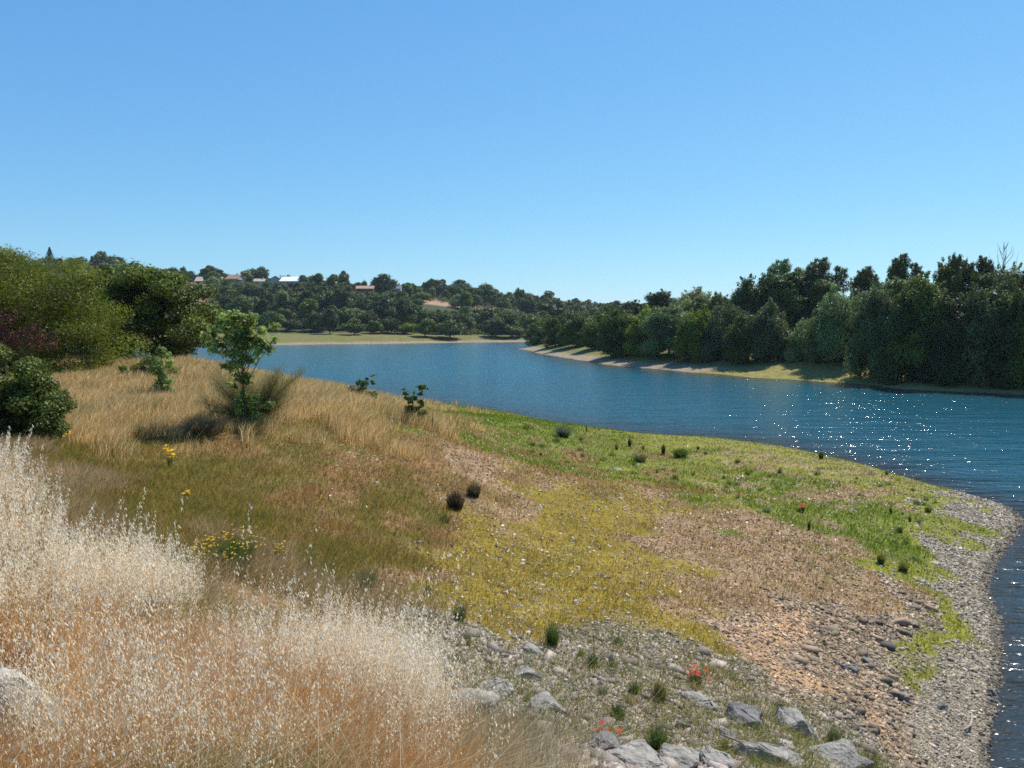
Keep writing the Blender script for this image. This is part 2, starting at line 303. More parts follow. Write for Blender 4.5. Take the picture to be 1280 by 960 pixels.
# ------------------------------------------------------------------ the ground sheet
def ground():
    ang = np.concatenate([np.linspace(-180, -62, 60)[:-1], np.linspace(-62, -42, 60)[:-1], np.linspace(-42, 42, 520), np.linspace(42, 62, 60)[1:], np.linspace(62, 180, 60)[1:]])
    ang = np.radians(ang); rr = [0.25]
    while rr[-1] < 2500: rr.append(rr[-1]*1.0125+0.002)
    rr = np.array(rr); na, nr = len(ang), len(rr)
    A_, R_ = np.meshgrid(ang, rr); X = (R_*np.sin(A_)).ravel(); Y = (R_*np.cos(A_)).ravel()
    Zv = height(X, Y)
    near = np.hypot(X, Y) < 110
    col = np.zeros((len(X), 3)); W = zone_w(X[near], Y[near], Zv[near])
    col[near] = W @ SOIL
    # far land: bank of bare clay at the waterline, weedy strip, leaf litter under the woods, dry fields on top
    Xf, Yf, Zf = X[~near], Y[~near], Zv[~near]
    nzf = fbm(Xf/6, Yf/6, 61, 4)[:, None]
    clay = np.array([0.25, 0.20, 0.13]); weed = np.array([0.155, 0.14, 0.045])*(0.75+0.5*nzf); litter = np.array([0.05, 0.06, 0.025]); green = np.array([0.10, 0.14, 0.03])
    t1 = smooth((Zf-0.45)/0.35+ (nzf[:, 0]-.5)*1.0)[:, None]; t2 = smooth((Zf-2.9)/1.2 + (nzf[:, 0]-.5))[:, None]
    c = clay*(1-t1) + (weed*(1-(nzf > .55)*0.5)+green*(nzf > .55)*0.5)*t1; c = c*(1-t2)+litter*t2
    fpx = 640+F*Xf/np.maximum(Yf, 1)
    field = ((Yf > 408) & (Yf < 455) & (Xf < 60) & (fpx > 505))[:, None]
    field2 = ((Yf > 360) & (Yf < 440) & (fpx > 225) & (fpx < 262))[:, None]
    c = np.where(field, np.array([0.32, 0.20, 0.12])*(0.85+0.3*nzf), c); c = np.where(field2, np.array([0.30, 0.17, 0.12]), c)
    col[~near] = c
    idx = np.arange(na*nr).reshape(nr, na)
    Q = np.stack([idx[:-1, :-1], idx[1:, :-1], idx[1:, 1:], idx[:-1, 1:]], -1).reshape(-1, 4)[:, ::-1]
    m, nt, out = nodes_of('bank_soil'); L = nt.links
    at = nd(nt, 'ShaderNodeAttribute', attribute_name='tint'); g = nd(nt, 'ShaderNodeNewGeometry')
    n1 = nd(nt, 'ShaderNodeTexNoise'); n1.inputs['Scale'].default_value = 9; n1.inputs['Detail'].default_value = 10; n1.inputs['Roughness'].default_value = 0.75
    n2 = nd(nt, 'ShaderNodeTexNoise'); n2.inputs['Scale'].default_value = 1.1; n2.inputs['Detail'].default_value = 8
    for q in (n1, n2): L.new(g.outputs['Position'], q.inputs['Vector'])
    r1 = nd(nt, 'ShaderNodeMapRange'); r1.inputs[1].default_value = 0.3; r1.inputs[2].default_value = 0.7; r1.inputs[3].default_value = 0.55; r1.inputs[4].default_value = 1.45
    r2 = nd(nt, 'ShaderNodeMapRange'); r2.inputs[1].default_value = 0.3; r2.inputs[2].default_value = 0.7; r2.inputs[3].default_value = 0.75; r2.inputs[4].default_value = 1.2
    L.new(n1.outputs[0], r1.inputs[0]); L.new(n2.outputs[0], r2.inputs[0])
    mm = nd(nt, 'ShaderNodeMath', operation='MULTIPLY'); L.new(r1.outputs[0], mm.inputs[0]); L.new(r2.outputs[0], mm.inputs[1])
    vm = nd(nt, 'ShaderNodeVectorMath', operation='SCALE'); L.new(at.outputs['Color'], vm.inputs[0]); L.new(mm.outputs[0], vm.inputs['Scale'])
    p = nd(nt, 'ShaderNodeBsdfPrincipled'); p.inputs['Roughness'].default_value = 0.95; p.inputs['Specular IOR Level'].default_value = 0.15
    L.new(vm.outputs[0], p.inputs['Base Color'])
    b = nd(nt, 'ShaderNodeBump'); b.inputs['Strength'].default_value = 0.6; b.inputs['Distance'].default_value = 0.05; L.new(n1.outputs[0], b.inputs['Height']); L.new(b.outputs[0], p.inputs['Normal'])
    L.new(p.outputs[0], out.inputs[0])
    me = mesh_np('ground', np.stack([X, Y, Zv], 1), Q=Q, mats=[m], col=col, smoothed=True)
    tag(link('ground', me), kind='structure')
ground()

def water():
    m, nt, out = nodes_of('lake_water'); L = nt.links
    g = nd(nt, 'ShaderNodeNewGeometry'); mp = nd(nt, 'ShaderNodeMapping'); mp.inputs['Rotation'].default_value = (0, 0, math.radians(12)); mp.inputs['Scale'].default_value = (0.55, 1.9, 1)
    L.new(g.outputs['Position'], mp.inputs[0])
    hs = []
    for sc_, amp, det in ((0.30, 0.115, 3), (1.3, 0.052, 3), (6.0, 0.0100, 2)):
        q = nd(nt, 'ShaderNodeTexNoise'); q.inputs['Scale'].default_value = sc_; q.inputs['Detail'].default_value = det; q.inputs['Roughness'].default_value = 0.55
        L.new(mp.outputs[0], q.inputs['Vector'])
        k = nd(nt, 'ShaderNodeMath', operation='MULTIPLY'); k.inputs[1].default_value = amp; L.new(q.outputs[0], k.inputs[0]); hs.append(k)
    a = nd(nt, 'ShaderNodeMath', operation='ADD'); L.new(hs[0].outputs[0], a.inputs[0]); L.new(hs[1].outputs[0], a.inputs[1])
    a2 = nd(nt, 'ShaderNodeMath', operation='ADD'); L.new(a.outputs[0], a2.inputs[0]); L.new(hs[2].outputs[0], a2.inputs[1])
    b = nd(nt, 'ShaderNodeBump'); b.inputs['Strength'].default_value = 1.0; b.inputs['Distance'].default_value = 2.2; L.new(a2.outputs[0], b.inputs['Height'])
    p = nd(nt, 'ShaderNodeBsdfPrincipled'); p.inputs['Roughness'].default_value = 0.13; p.inputs['IOR'].default_value = 1.333
    at = nd(nt, 'ShaderNodeAttribute', attribute_name='tint'); L.new(at.outputs['Color'], p.inputs['Base Color'])
    L.new(b.outputs[0], p.inputs['Normal']); L.new(p.outputs[0], out.inputs[0])
    ang = np.radians(np.concatenate([np.linspace(-180, -50, 40)[:-1], np.linspace(-50, 50, 200), np.linspace(50, 180, 40)[1:]])); rr = [2.0]
    while rr[-1] < 1500: rr.append(rr[-1]*1.03)
    rr = np.array(rr); A_, R_ = np.meshgrid(ang, rr); X = (R_*np.sin(A_)).ravel(); Y = (R_*np.cos(A_)).ravel()
    depth = np.clip(-height(X, Y), 0, 3)
    deep = np.array([0.004, 0.092, 0.134]); shal = np.array([0.026, 0.021, 0.014])
    t = np.exp(-depth*0.8)[:, None]; c = deep*(1-t)+shal*t
    idx = np.arange(len(ang)*len(rr)).reshape(len(rr), len(ang))
    Q = np.stack([idx[:-1, :-1], idx[:-1, 1:], idx[1:, 1:], idx[1:, :-1]], -1).reshape(-1, 4)[:, ::-1]
    Q = Q[:, ::-1]
    me = mesh_np('water', np.stack([X, Y, np.zeros_like(X)], 1), Q=Q[:, ::-1], mats=[m], col=c)
    # keep faces up
    if me.polygons[0].normal.z < 0: me.flip_normals()
    tag(link('water', me), kind='structure')
water()

# ------------------------------------------------------------------ foliage builders
def leaf_cloud(cl, n, size, rs_, up=0.35, shade=(0.7, 1.35), shell=0.55, aspect=0.6, yellow=0.12):
    """n leaf quads scattered through a list of clumps (x, y, z, rx, ry, rz)"""
    cl = np.asarray(cl, float); vol = (cl[:, 3]*cl[:, 4]*cl[:, 5])**(2/3.); pr = vol/vol.sum()
    k = rs_.choice(len(cl), n, p=pr); c = cl[k]
    d = rs_.normal(size=(n, 3)); d /= np.linalg.norm(d, axis=1, keepdims=True)
    rad = np.where(rs_.rand(n) < 0.82, shell + (1.04-shell)*rs_.rand(n)**0.8, rs_.rand(n)*1.15)
    lump = 1 + 0.22*np.sin(d[:, 0]*7+k*1.3)*np.sin(d[:, 1]*6+k)*np.sin(d[:, 2]*7+k*2.1)
    p = c[:, :3] + d*c[:, 3:]*(rad*lump)[:, None]
    nrm = d*0.75 + rs_.normal(size=(n, 3))*0.55 + np.array([0, 0, up]); nrm /= np.linalg.norm(nrm, axis=1, keepdims=True)
    t = np.cross(nrm, rs_.normal(size=(n, 3))); t /= np.linalg.norm(t, axis=1, keepdims=True); b = np.cross(nrm, t)
    s = size*(0.6+0.8*rs_.rand(n))[:, None]
    V = np.stack([p-t*s, p+b*s*aspect, p+t*s, p-b*s*aspect], 1).reshape(-1, 3)
    tint = rs_.uniform(shade[0], shade[1], len(cl))[k] * (0.8+0.4*rs_.rand(n))
    col = np.stack([tint*(1+yellow*rs_.normal(size=n)), tint, tint*(0.9+0.2*rs_.rand(n))], 1)
    return V, np.clip(np.repeat(col, 4, 0), 0.05, 3)
def tube(pts, rads, sides=6):
    """one tapered tube through pts"""
    pts = [Vector(p) for p in pts]; V = []; Q = []
    for i, p in enumerate(pts):
        d = (pts[min(i+1, len(pts)-1)]-pts[max(i-1, 0)]).normalized()
        a = d.orthogonal().normalized(); b = d.cross(a)
        for k in range(sides):
            an = 2*math.pi*k/sides; V.append(p + (a*math.cos(an)+b*math.sin(an))*rads[i])
    for i in range(len(pts)-1):
        for k in range(sides):
            k2 = (k+1) % sides; Q.append((i*sides+k, i*sides+k2, (i+1)*sides+k2, (i+1)*sides+k))
    return np.array([tuple(v) for v in V]), np.array(Q)
def join(parts):
    V = []; Q = []; o = 0
    for v, q in parts: V.append(v); Q.append(q+o); o += len(v)
    return np.concatenate(V), np.concatenate(Q)
def limbs(cl, base, ttop, r0, rs_, nmax=14, sides=6):
    """trunk with limbs that reach into the clumps"""
    base = Vector(base); top = Vector(ttop); parts = []
    mid = (base+top)/2 + Vector((rs_.normal()*0.03, rs_.normal()*0.03, 0))*(top-base).length
    parts.append(tube([base-Vector((0, 0, 0.15)), base+(mid-base)*0.12, mid, top], [r0*1.35, r0, r0*0.8, r0*0.35], sides))
    for c in list(cl)[:nmax]:
        c = Vector(c[:3]); f = 0.25+0.55*rs_.rand(); s = base.lerp(mid, f*2) if f < .5 else mid.lerp(top, f*2-1)
        m = s.lerp(c, 0.5) + Vector((0, 0, 0.08*(c-s).length)); parts.append(tube([s, m, c], [r0*0.45, r0*0.28, r0*0.08], 5))
    return join(parts)
def crown_clumps(W, H, z0, nc, rs_, top_bias=0.2, rc=(0.16, 0.27), shape='round'):
    """clumps filling a crown of width W from z0 to H"""
    out = []; hh = (H-z0)/2; zc = z0+hh
    for i in range(nc):
        d = rs_.normal(size=3); d /= np.linalg.norm(d); r = rs_.uniform(0.35, 0.86)**0.7
        x, y, z = d*r
        if shape == 'cone': w = 0.25+0.75*(0.5-0.5*z); x *= w*1.2; y *= w*1.2
        if shape == 'flat' and z < 0: z *= 0.6
        R = rs_.uniform(*rc)*W
        out.append((x*W/2*0.82, y*W/2*0.82, zc + z*hh*0.86, R*rs_.uniform(.8, 1.2), R*rs_.uniform(.8, 1.2), R*rs_.uniform(.6, .9)))
    return out

# prototypes: W = H = 1 scale metres real; copies are scaled to the size each tree has
def far_proto(kind, seed):
    r = np.random.RandomState(seed)
    if kind == 'round': cl = crown_clumps(9, 9, 0.8, 26, r, rc=(0.13, 0.22))
    elif kind == 'tall': cl = crown_clumps(6, 10, 0.8, 24, r, rc=(0.18, 0.28))
    elif kind == 'bush': cl = crown_clumps(9, 6, 0.0, 22, r, rc=(0.13, 0.22), shape='flat')
    V, col = leaf_cloud(cl, 5200, 0.24, r, shade=(0.7, 1.3), shell=0.72)
    # dense inner mass so that no daylight shows through the middle
    V2, c2 = leaf_cloud([(c[0]*.8, c[1]*.8, c[2], c[3]*.8, c[4]*.8, c[5]*.8) for c in cl], 700, 0.7, r, shade=(0.7, 1.0), shell=0.3)
    V = np.concatenate([V, V2]); col = np.concatenate([col, c2]); Q = np.arange(len(V)).reshape(-1, 4)
    tv, tq = limbs(cl, (0, 0, -1.0), (0, 0, max(c[2] for c in cl)*0.7), 0.22, r, 6, 5)
    nq = len(Q); VV = np.concatenate([V, tv]); QQ = np.concatenate([Q, tq+len(V)]); cc = np.concatenate([col, np.ones((len(tv), 3))])
    return mesh_np('far_tree_'+kind, VV, Q=QQ, mats=[M['leaf_dark'], M['bark']], col=cc, matq=np.concatenate([np.zeros(nq), np.ones(len(tq))]))
def spruce_mesh(seed, H=12, W=5, n=5000, size=0.55):
    r = np.random.RandomState(seed); z = H*(0.1+0.9*r.rand(n)**1.3); lay = (z*1.4) % 1.0
    rad = W/2*(1-z/H)*(0.55+0.6*(1-lay))*np.sqrt(r.rand(n)); a = r.rand(n)*2*math.pi
    p = np.stack([rad*np.cos(a), rad*np.sin(a), z-rad*0.25], 1)
    d = np.stack([np.cos(a), np.sin(a), -0.35+r.normal(size=n)*0.2], 1); t = np.stack([-np.sin(a), np.cos(a), np.zeros(n)], 1)
    s = size*(.6+.8*r.rand(n))[:, None]
    V = np.stack([p-t*s*.4, p+d*s, p+t*s*.4, p-d*s*.4], 1).reshape(-1, 3); col = np.repeat((0.7+0.6*r.rand(n))[:, None], 3, 1).repeat(4, 0)
    tv, tq = tube([(0, 0, -1), (0, 0, H*.97)], [0.2, 0.03], 6)
    return mesh_np('spruce', np.concatenate([V, tv]), Q=np.concatenate([np.arange(len(V)).reshape(-1, 4), tq+len(V)]), mats=[M['needle'], M['bark']],
                   col=np.concatenate([col, np.ones((len(tv), 3))]), matq=np.concatenate([np.zeros(n), np.ones(len(tq))]))
def set_mat(o, m, slot=0):
    o.material_slots[slot].link = 'OBJECT'; o.material_slots[slot].material = m

# ------------------------------------------------------------------ hillside houses
HOUSES = [ # px, py of eaves, Y, width m, depth m, wall h, roof h, roof mat, wall mat, ridge along view?, label
 (263,352,455,15,9,3.0,2.6,'tile_tan','wall',0,'long low house with a faded tan roof, leftmost on the far hilltop'),
 (292,349,462,10,8,3.0,2.6,'tile','wall',0,'house with a pinkish tan roof half hidden behind a dark round tree'),
 (325,352,462,6,6,2.6,1.6,'tile_tan','wall',0,'small pale roofed outbuilding between two hilltop trees'),
 (345,352,448,9,9,3.0,3.0,'tile','wall',1,'house with an orange clay roof just left of the white roof'),
 (366,352,440,11,11,2.6,2.7,'sheet','wall',0,'barn with a bright white metal roof on the hilltop'),
 (457,361,430,9.5,7,3.4,1.5,'tile','wall_dark',0,'low building with a pale red roof over dark walls'),
 (495,361,440,7,6,3.0,2.2,'slate','wall',0,'house with a grey slate roof, rightmost on the hilltop'),
 (108,338,470,9,7,3.0,2.0,'tile_tan','wall',0,'pale house beside the small dark spruce on the left skyline')]
def box(bm, x0, x1, y0, y1, z0, z1):
    v = [bm.verts.new(c) for c in ((x0,y0,z0),(x1,y0,z0),(x1,y1,z0),(x0,y1,z0),(x0,y0,z1),(x1,y0,z1),(x1,y1,z1),(x0,y1,z1))]
    for f in ((0,3,2,1),(4,5,6,7),(0,1,5,4),(1,2,6,5),(2,3,7,6),(3,0,4,7)): bm.faces.new([v[i] for i in f])
def bm_obj(name, bm, mat, parent=None):
    me = bpy.data.meshes.new(name); bm.to_mesh(me); bm.free(); me.materials.append(mat); return link(name, me, parent)
for i, (px, py, Y, w, dp, wh, rh, rm, wm, gab, lab) in enumerate(HOUSES):
    x, y, ze = at_y(px, py, Y)
    t = empty('house', (x, y, ze-wh), [0.1, -0.2, 0.15, 0.25, -0.08, 0.05, -0.1, 0.2][i], lab, 'house', 'houses on the far hilltop')
    bm = bmesh.new(); box(bm, -w/2, w/2, -dp/2, dp/2, -4, wh)
    if gab:
        v = [bm.verts.new(c) for c in ((-w/2,-dp/2,wh),(w/2,-dp/2,wh),(0,-dp/2,wh+rh*.95),(-w/2,dp/2,wh),(w/2,dp/2,wh),(0,dp/2,wh+rh*.95))]
    else:
        v = [bm.verts.new(c) for c in ((-w/2,-dp/2,wh),(-w/2,dp/2,wh),(-w/2,0,wh+rh*.95),(w/2,-dp/2,wh),(w/2,dp/2,wh),(w/2,0,wh+rh*.95))]
    bm.faces.new(v[:3]); bm.faces.new(v[3:])
    wl = bm_obj('wall', bm, M[wm], t)
    bm = bmesh.new(); ov = 0.5; th = 0.2
    def slab(a, b, c, d):
        lo = [bm.verts.new(q) for q in (a, b, c, d)]; hi = [bm.verts.new((q[0], q[1], q[2]+th)) for q in (a, b, c, d)]
        bm.faces.new(lo[::-1]); bm.faces.new(hi)
        for k in range(4): bm.faces.new((lo[k], lo[(k+1) % 4], hi[(k+1) % 4], hi[k]))
    if gab:
        slab((-w/2-ov,-dp/2-ov,wh-.25),(0,-dp/2-ov,wh+rh),(0,dp/2+ov,wh+rh),(-w/2-ov,dp/2+ov,wh-.25)); slab((0,-dp/2-ov,wh+rh),(w/2+ov,-dp/2-ov,wh-.25),(w/2+ov,dp/2+ov,wh-.25),(0,dp/2+ov,wh+rh))
    else:
        slab((-w/2-ov,-dp/2-ov,wh-.25),(w/2+ov,-dp/2-ov,wh-.25),(w/2+ov,0,wh+rh),(-w/2-ov,0,wh+rh)); slab((-w/2-ov,0,wh+rh),(w/2+ov,0,wh+rh),(w/2+ov,dp/2+ov,wh-.25),(-w/2-ov,dp/2+ov,wh-.25))
    rf = bm_obj('roof', bm, M[rm], t)
    if rm != 'sheet':
        bm = bmesh.new(); box(bm, w*.25, w*.25+.7, -.35, .35, wh+rh*.5, wh+rh+1.0); bm_obj('chimney', bm, M[wm], rf)
    for k in range(int(w//3.2)):
        bm = bmesh.new(); cx = -w/2+1.6+k*3.1; box(bm, cx-.5, cx+.5, -dp/2-.03, -dp/2+.1, 1.0, 2.2); bm_obj('window', bm, M['glass'], t)

# ------------------------------------------------------------------ trees on the far hillside
KEEP = [(238,256,343,350,452),(284,297,343,348,455),(321,330,346,351,455),(337,351,344,350,445),(353,375,342,351,437),(446,470,355,362,427),(491,500,355,359,436),
        (533,570,366,385,398),(598,618,370,380,398),(645,660,378,386,398),(228,262,372,381,370),(99,118,333,341,466)]
far_me = [('round', far_proto('round', 1)), ('round', far_proto('round', 2)), ('round', far_proto('round', 3)), ('tall', far_proto('tall', 4)), ('tall', far_proto('tall', 5)), ('bush', far_proto('bush', 6)), ('bush', far_proto('bush', 7))]
SIZE = {'round': (9, 9), 'tall': (6, 10), 'bush': (9, 6)}
TONE = [('leaf_dark', 'dark green'), ('leaf_mid', 'mid green'), ('leaf_grey', 'grey green'), ('leaf_yellow', 'yellowish green')]
ROWS = [(293, 'at the foot'), (310, 'lowest'), (331, 'low'), (350, 'below middle'), (371, 'in the middle'), (394, 'above middle'), (418, 'high'), (444, 'near the crest'), (470, 'on the skyline'), (500, 'behind the crest')]
MARKS = [(20,'above the big willow bush'),(62,'beside the tall spruce'),(115,'near the small spruce'),(170,'above the dark thicket'),(225,'right of the dark thicket'),(263,'below the long tan roof'),(300,'between tan and orange roofs'),(345,'by the orange roof'),
         (366,'by the white roof'),(410,'between white and red roofs'),(457,'by the red roof'),(495,'by the grey roof'),(520,'left of the tan field'),(552,'by the tan field'),(585,'right of the tan field'),(608,'by the orange field'),(640,'behind the spit'),(690,'behind the spit tip'),(740,'near the right wood')]
def mark(px, marks=MARKS): return min(marks, key=lambda m: abs(m[0]-px))[1]
used_labels = {}
def uniq(lab):
    k = used_labels.get(lab, 0); used_labels[lab] = k+1
    return lab if k == 0 else lab + ', %s such' % ['', 'second', 'third', 'fourth', 'fifth', 'sixth', 'seventh', 'eighth', 'ninth', 'tenth', 'eleventh', 'twelfth'][min(k, 11)]
rf_ = np.random.RandomState(77); cand = []
for ri, (Y0, rown) in enumerate(ROWS):
    px = -60 + rf_.rand()*12
    px_end = 790 if ri < 6 else 830
    while px < px_end:
        step = F*8.2/Y0*rf_.uniform(0.7, 1.3)*(1.0 if px > 225 else 1.25); px += step
        if px < 225 and ri < 6: continue
        Y = Y0 + rf_.uniform(-8, 8)
        x = (px-640)/F*Y; z = gz(x, Y)
        if z < 1.0: continue
        kind, me = far_me[rf_.randint(len(far_me))]
        if ri == 0 and rf_.rand() < .6: kind, me = far_me[5+rf_.randint(2)]
        if ri >= 8 and kind == 'bush': kind, me = far_me[rf_.randint(3)]
        w, h = SIZE[kind]; sc_ = rf_.uniform(0.95, 1.6)*(1.0 if ri else 0.85)*(0.8 if ri > 6 else 1); sx = sc_*rf_.uniform(.9, 1.15)
        for it in range(6):
            tw = w*sx*0.92; pl, pr_ = px-F*tw/2/Y, px+F*tw/2/Y; pt = 405-(z+h*sc_-EYE)/Y*F; pb = 405-(z-EYE)/Y*F
            bad = any(pl < b[1] and pr_ > b[0] and pt < b[3] and pb > b[2] and Y < b[4]-3 for b in KEEP)
            if not bad: break
            sc_ *= 0.78; sx *= 0.82
        inside = any(b[0]-1 < px < b[1]+1 and b[4]-8 < Y < b[4]+ (45 if b[4] < 400 else 14) for b in KEEP)
        if bad or inside or sc_ < 0.3: continue
        ti = rf_.choice(4, p=[.48, .30, .14, .08])
        cand.append((px, Y, x, z, kind, me, sx, sc_, ti, rown, ri))
far_n = 0
def undergrowth():
    r = np.random.RandomState(78); n = 13000; Y = r.uniform(300, 600, n); px = r.uniform(-100, 850, n); X = (px-640)/F*Y; Zs = height(X, Y)
    ok = Zs > 2.3
    R_ = r.uniform(1.1, 2.7, n)
    for b in KEEP: ok &= ~((px > b[0]-8) & (px < b[1]+8) & (405-(Zs+R_*1.5-EYE)/Y*F < b[3]) & (405-(Zs-EYE)/Y*F > b[2]-1) & (Y < b[4]+30))
    X, Y, Zs, R_ = X[ok], Y[ok], Zs[ok], R_[ok]
    V, col = leaf_cloud(np.stack([X, Y, Zs+R_*.3, R_*1.2, R_*1.2, R_], 1), 380000, .38, r, shade=(.6, 1.4), shell=.7)
    tag(link('undergrowth', mesh_np('undergrowth', V, Q=np.arange(len(V)).reshape(-1, 4), mats=[M['leaf_dark']], col=col)), kind='stuff', label='thicket covering the far hillside between the trees')
undergrowth()
for px, Y, x, z, kind, me, sx, sz, ti, rown, ri in sorted(cand, key=lambda c: (c[10], c[0])):
    o = link('broadleaf_tree' if kind != 'bush' else 'bushy_tree', me); o.location = (x, Y, z-0.1); o.rotation_euler = (0, 0, rf_.rand()*6.28); o.scale = (sx, sx, sz)
    if ti: set_mat(o, M[TONE[ti][0]])
    shp = {'round': 'round hillside tree', 'tall': 'narrow hillside tree', 'bush': 'low hillside tree'}[kind]
    tag(o, uniq('%s %s, %s, %s' % (TONE[ti][1], shp, rown, mark(px))), 'tree', 'trees on the far hillside'); far_n += 1
for px, top, Y, w, lab in [(62,309,470,20,'tall pointed dark spruce standing above the left skyline'),(115,320,468,13,'small narrow dark spruce by the pale house on the left skyline'),(230,333,470,5,'slim conifer spike on the skyline above the dark thicket')]:
    x, y, zt = at_y(px, top, Y); z = gz(x, Y); o = link('spruce_tree', spruce_mesh(px, max(zt-z, 4)+0.1, w)); o.location = (x, y, z); tag(o, lab, 'conifer', 'conifers on the left skyline')
for k, px in enumerate(range(172, 770, 11)):
    top = float(np.interp(px, SKY_PX, SKY_PY)) + rf_.uniform(-1, 5); Y = 492+rf_.uniform(-6, 6); x, y, zt = at_y(px, top, Y); z = gz(x, Y); nm, me = far_me[rf_.randint(5)]; w, h = SIZE[nm]; W = rf_.uniform(9, 13)
    o = link('broadleaf_tree', me); o.location = (x, Y, z-.5); o.scale = (W/w, W/w, max(zt-z, 4)/h); o.rotation_euler = (0, 0, k); tag(o, uniq('tree closing the skyline behind the hilltop, %s' % mark(px)), 'tree', 'trees on the far hillside')
# singled-out skyline trees
for px, top, wpx, Y, kind, lab in [(140,318,34,455,0,'large round tree domed above the left skyline'),(95,319,30,455,1,'broad open tree on the left skyline beside the small spruce'),(429,336,12,470,3,'small tree on a bare stem poking above the skyline near the red roof'),
        (478,341,34,440,2,'big dark twin domed tree right of the red roof'),(455,349,9,470,0,'small round tree just above the red roof'),(326,331,30,478,1,'pale rounded tree on the skyline left of the white roof'),(265,332,20,478,0,'round tree top above the long tan roof'),
        (543,346,26,470,1,'domed tree on the skyline above the tan field'),(575,348,34,462,2,'broad dark tree on the skyline right of the tan field'),(606,352,24,462,0,'round tree on the skyline above the small orange field'),(651,358,18,470,1,'dark round tree on the skyline right of the fields'),(680,362,34,450,2,'wide dark tree clump at the low end of the skyline')]:
    x, y, zt = at_y(px, top, Y); z = gz(x, Y); nm, me = far_me[kind]; w, h = SIZE[nm]
    o = link('broadleaf_tree', me); o.location = (x, y, z); W = wpx/F*Y; o.scale = (W/w*1.1, W/w*1.1, max(zt-z, 3)/h); o.rotation_euler = (0, 0, px); tag(o, lab, 'tree', 'trees on the far hillside')

# ------------------------------------------------------------------ trees of the right bank
def mid_proto(kind, seed):
    r = np.random.RandomState(seed)
    if kind == 'oak': W, H, z0, nc, rc, shp, n, sz = 10, 10, 1.2, 46, (0.10, 0.18), 'round', 42000, 0.13
    if kind == 'ash': W, H, z0, nc, rc, shp, n, sz = 8, 12, 1.5, 44, (0.10, 0.18), 'round', 38000, 0.13
    if kind == 'airy': W, H, z0, nc, rc, shp, n, sz = 8, 11, 3.4, 44, (0.07, 0.13), 'round', 19000, 0.11
    if kind == 'willow': W, H, z0, nc, rc, shp, n, sz = 9, 7, 0.0, 46, (0.10, 0.16), 'flat', 40000, 0.115
    if kind == 'shrub': W, H, z0, nc, rc, shp, n, sz = 6, 6, 0.0, 36, (0.11, 0.2), 'round', 26000, 0.10
    cl = crown_clumps(W, H, z0, nc, r, rc=rc, shape=shp)
    if kind in ('willow', 'shrub', 'oak', 'ash'):  # low skirts
        for k in range(14):
            a = r.rand()*6.28; q = W*0.34; cl.append((q*math.cos(a), q*math.sin(a), H*r.uniform(.08, .3), W*.15, W*.15, W*.14))
    V, col = leaf_cloud(cl, n, sz, r, shade=(0.65, 1.35), shell=0.6, aspect=0.5)
    if kind != 'airy':
        V2, c2 = leaf_cloud([(c[0]*.75, c[1]*.75, c[2]*.97, c[3], c[4], c[5]) for c in cl], 2200, 0.42, r, shade=(0.7, 1.0), shell=0.1)
        V = np.concatenate([V, V2]); col = np.concatenate([col, c2])
    # loose sprigs that break the outline
    top = sorted(cl, key=lambda c: -c[2])[:16]; sp = []
    for c in top:
        for q in range(3):
            d = r.normal(size=3); d[2] = abs(d[2])+.6; d /= np.linalg.norm(d); R = c[3]
            for s in (0.9, 1.05, 1.16): sp.append((c[0]+d[0]*R*s, c[1]+d[1]*R*s, c[2]+d[2]*R*s, .30, .30, .28))
    V3, c3 = leaf_cloud(sp, 2000, sz, r, shell=0.2); V = np.concatenate([V, V3]); col = np.concatenate([col, c3])
    cm = mesh_np('crown_'+kind, V, Q=np.arange(len(V)).reshape(-1, 4), mats=[M['leaf_mid']], col=col)
    tv, tq = limbs(cl, (0, 0, -0.6), (r.normal()*.3, r.normal()*.3, H*0.78), 0.19 if kind != 'shrub' else 0.08, r, 22 if kind == 'airy' else 12, 7)
    return cm, mesh_np('trunk_'+kind, tv, Q=tq, mats=[M['bark']], smoothed=True), W, H
PRO = {k: [mid_proto(k, s) for s in ss] for k, ss in (('oak', (31, 32)), ('ash', (33, 34)), ('airy', (35, 36)), ('willow', (37, 38)), ('shrub', (39, 40)))}
def place_mid(px, top, wpx, Y, kind, mat, lab, var=0, group='trees of the right bank wood', name='broadleaf_tree', cat='tree'):
    cm, tm, W, H = PRO[kind][var % 2]
    x = (px-640)/F*Y; z = gz(x, Y); zt = at_y(px, top, Y)[2]
    sx = wpx/F*Y/W*1.12; sz = max(zt-z, 1.5)/H/0.97
    t = empty(name, (x, Y, z-0.05), (px*1.7) % 6.28, lab, cat, group)
    c = link('crown', cm, t); k = link('trunk', tm, t); c.scale = (sx, sx, sz); k.scale = (sx, sx, sz)
    set_mat(c, M[mat])
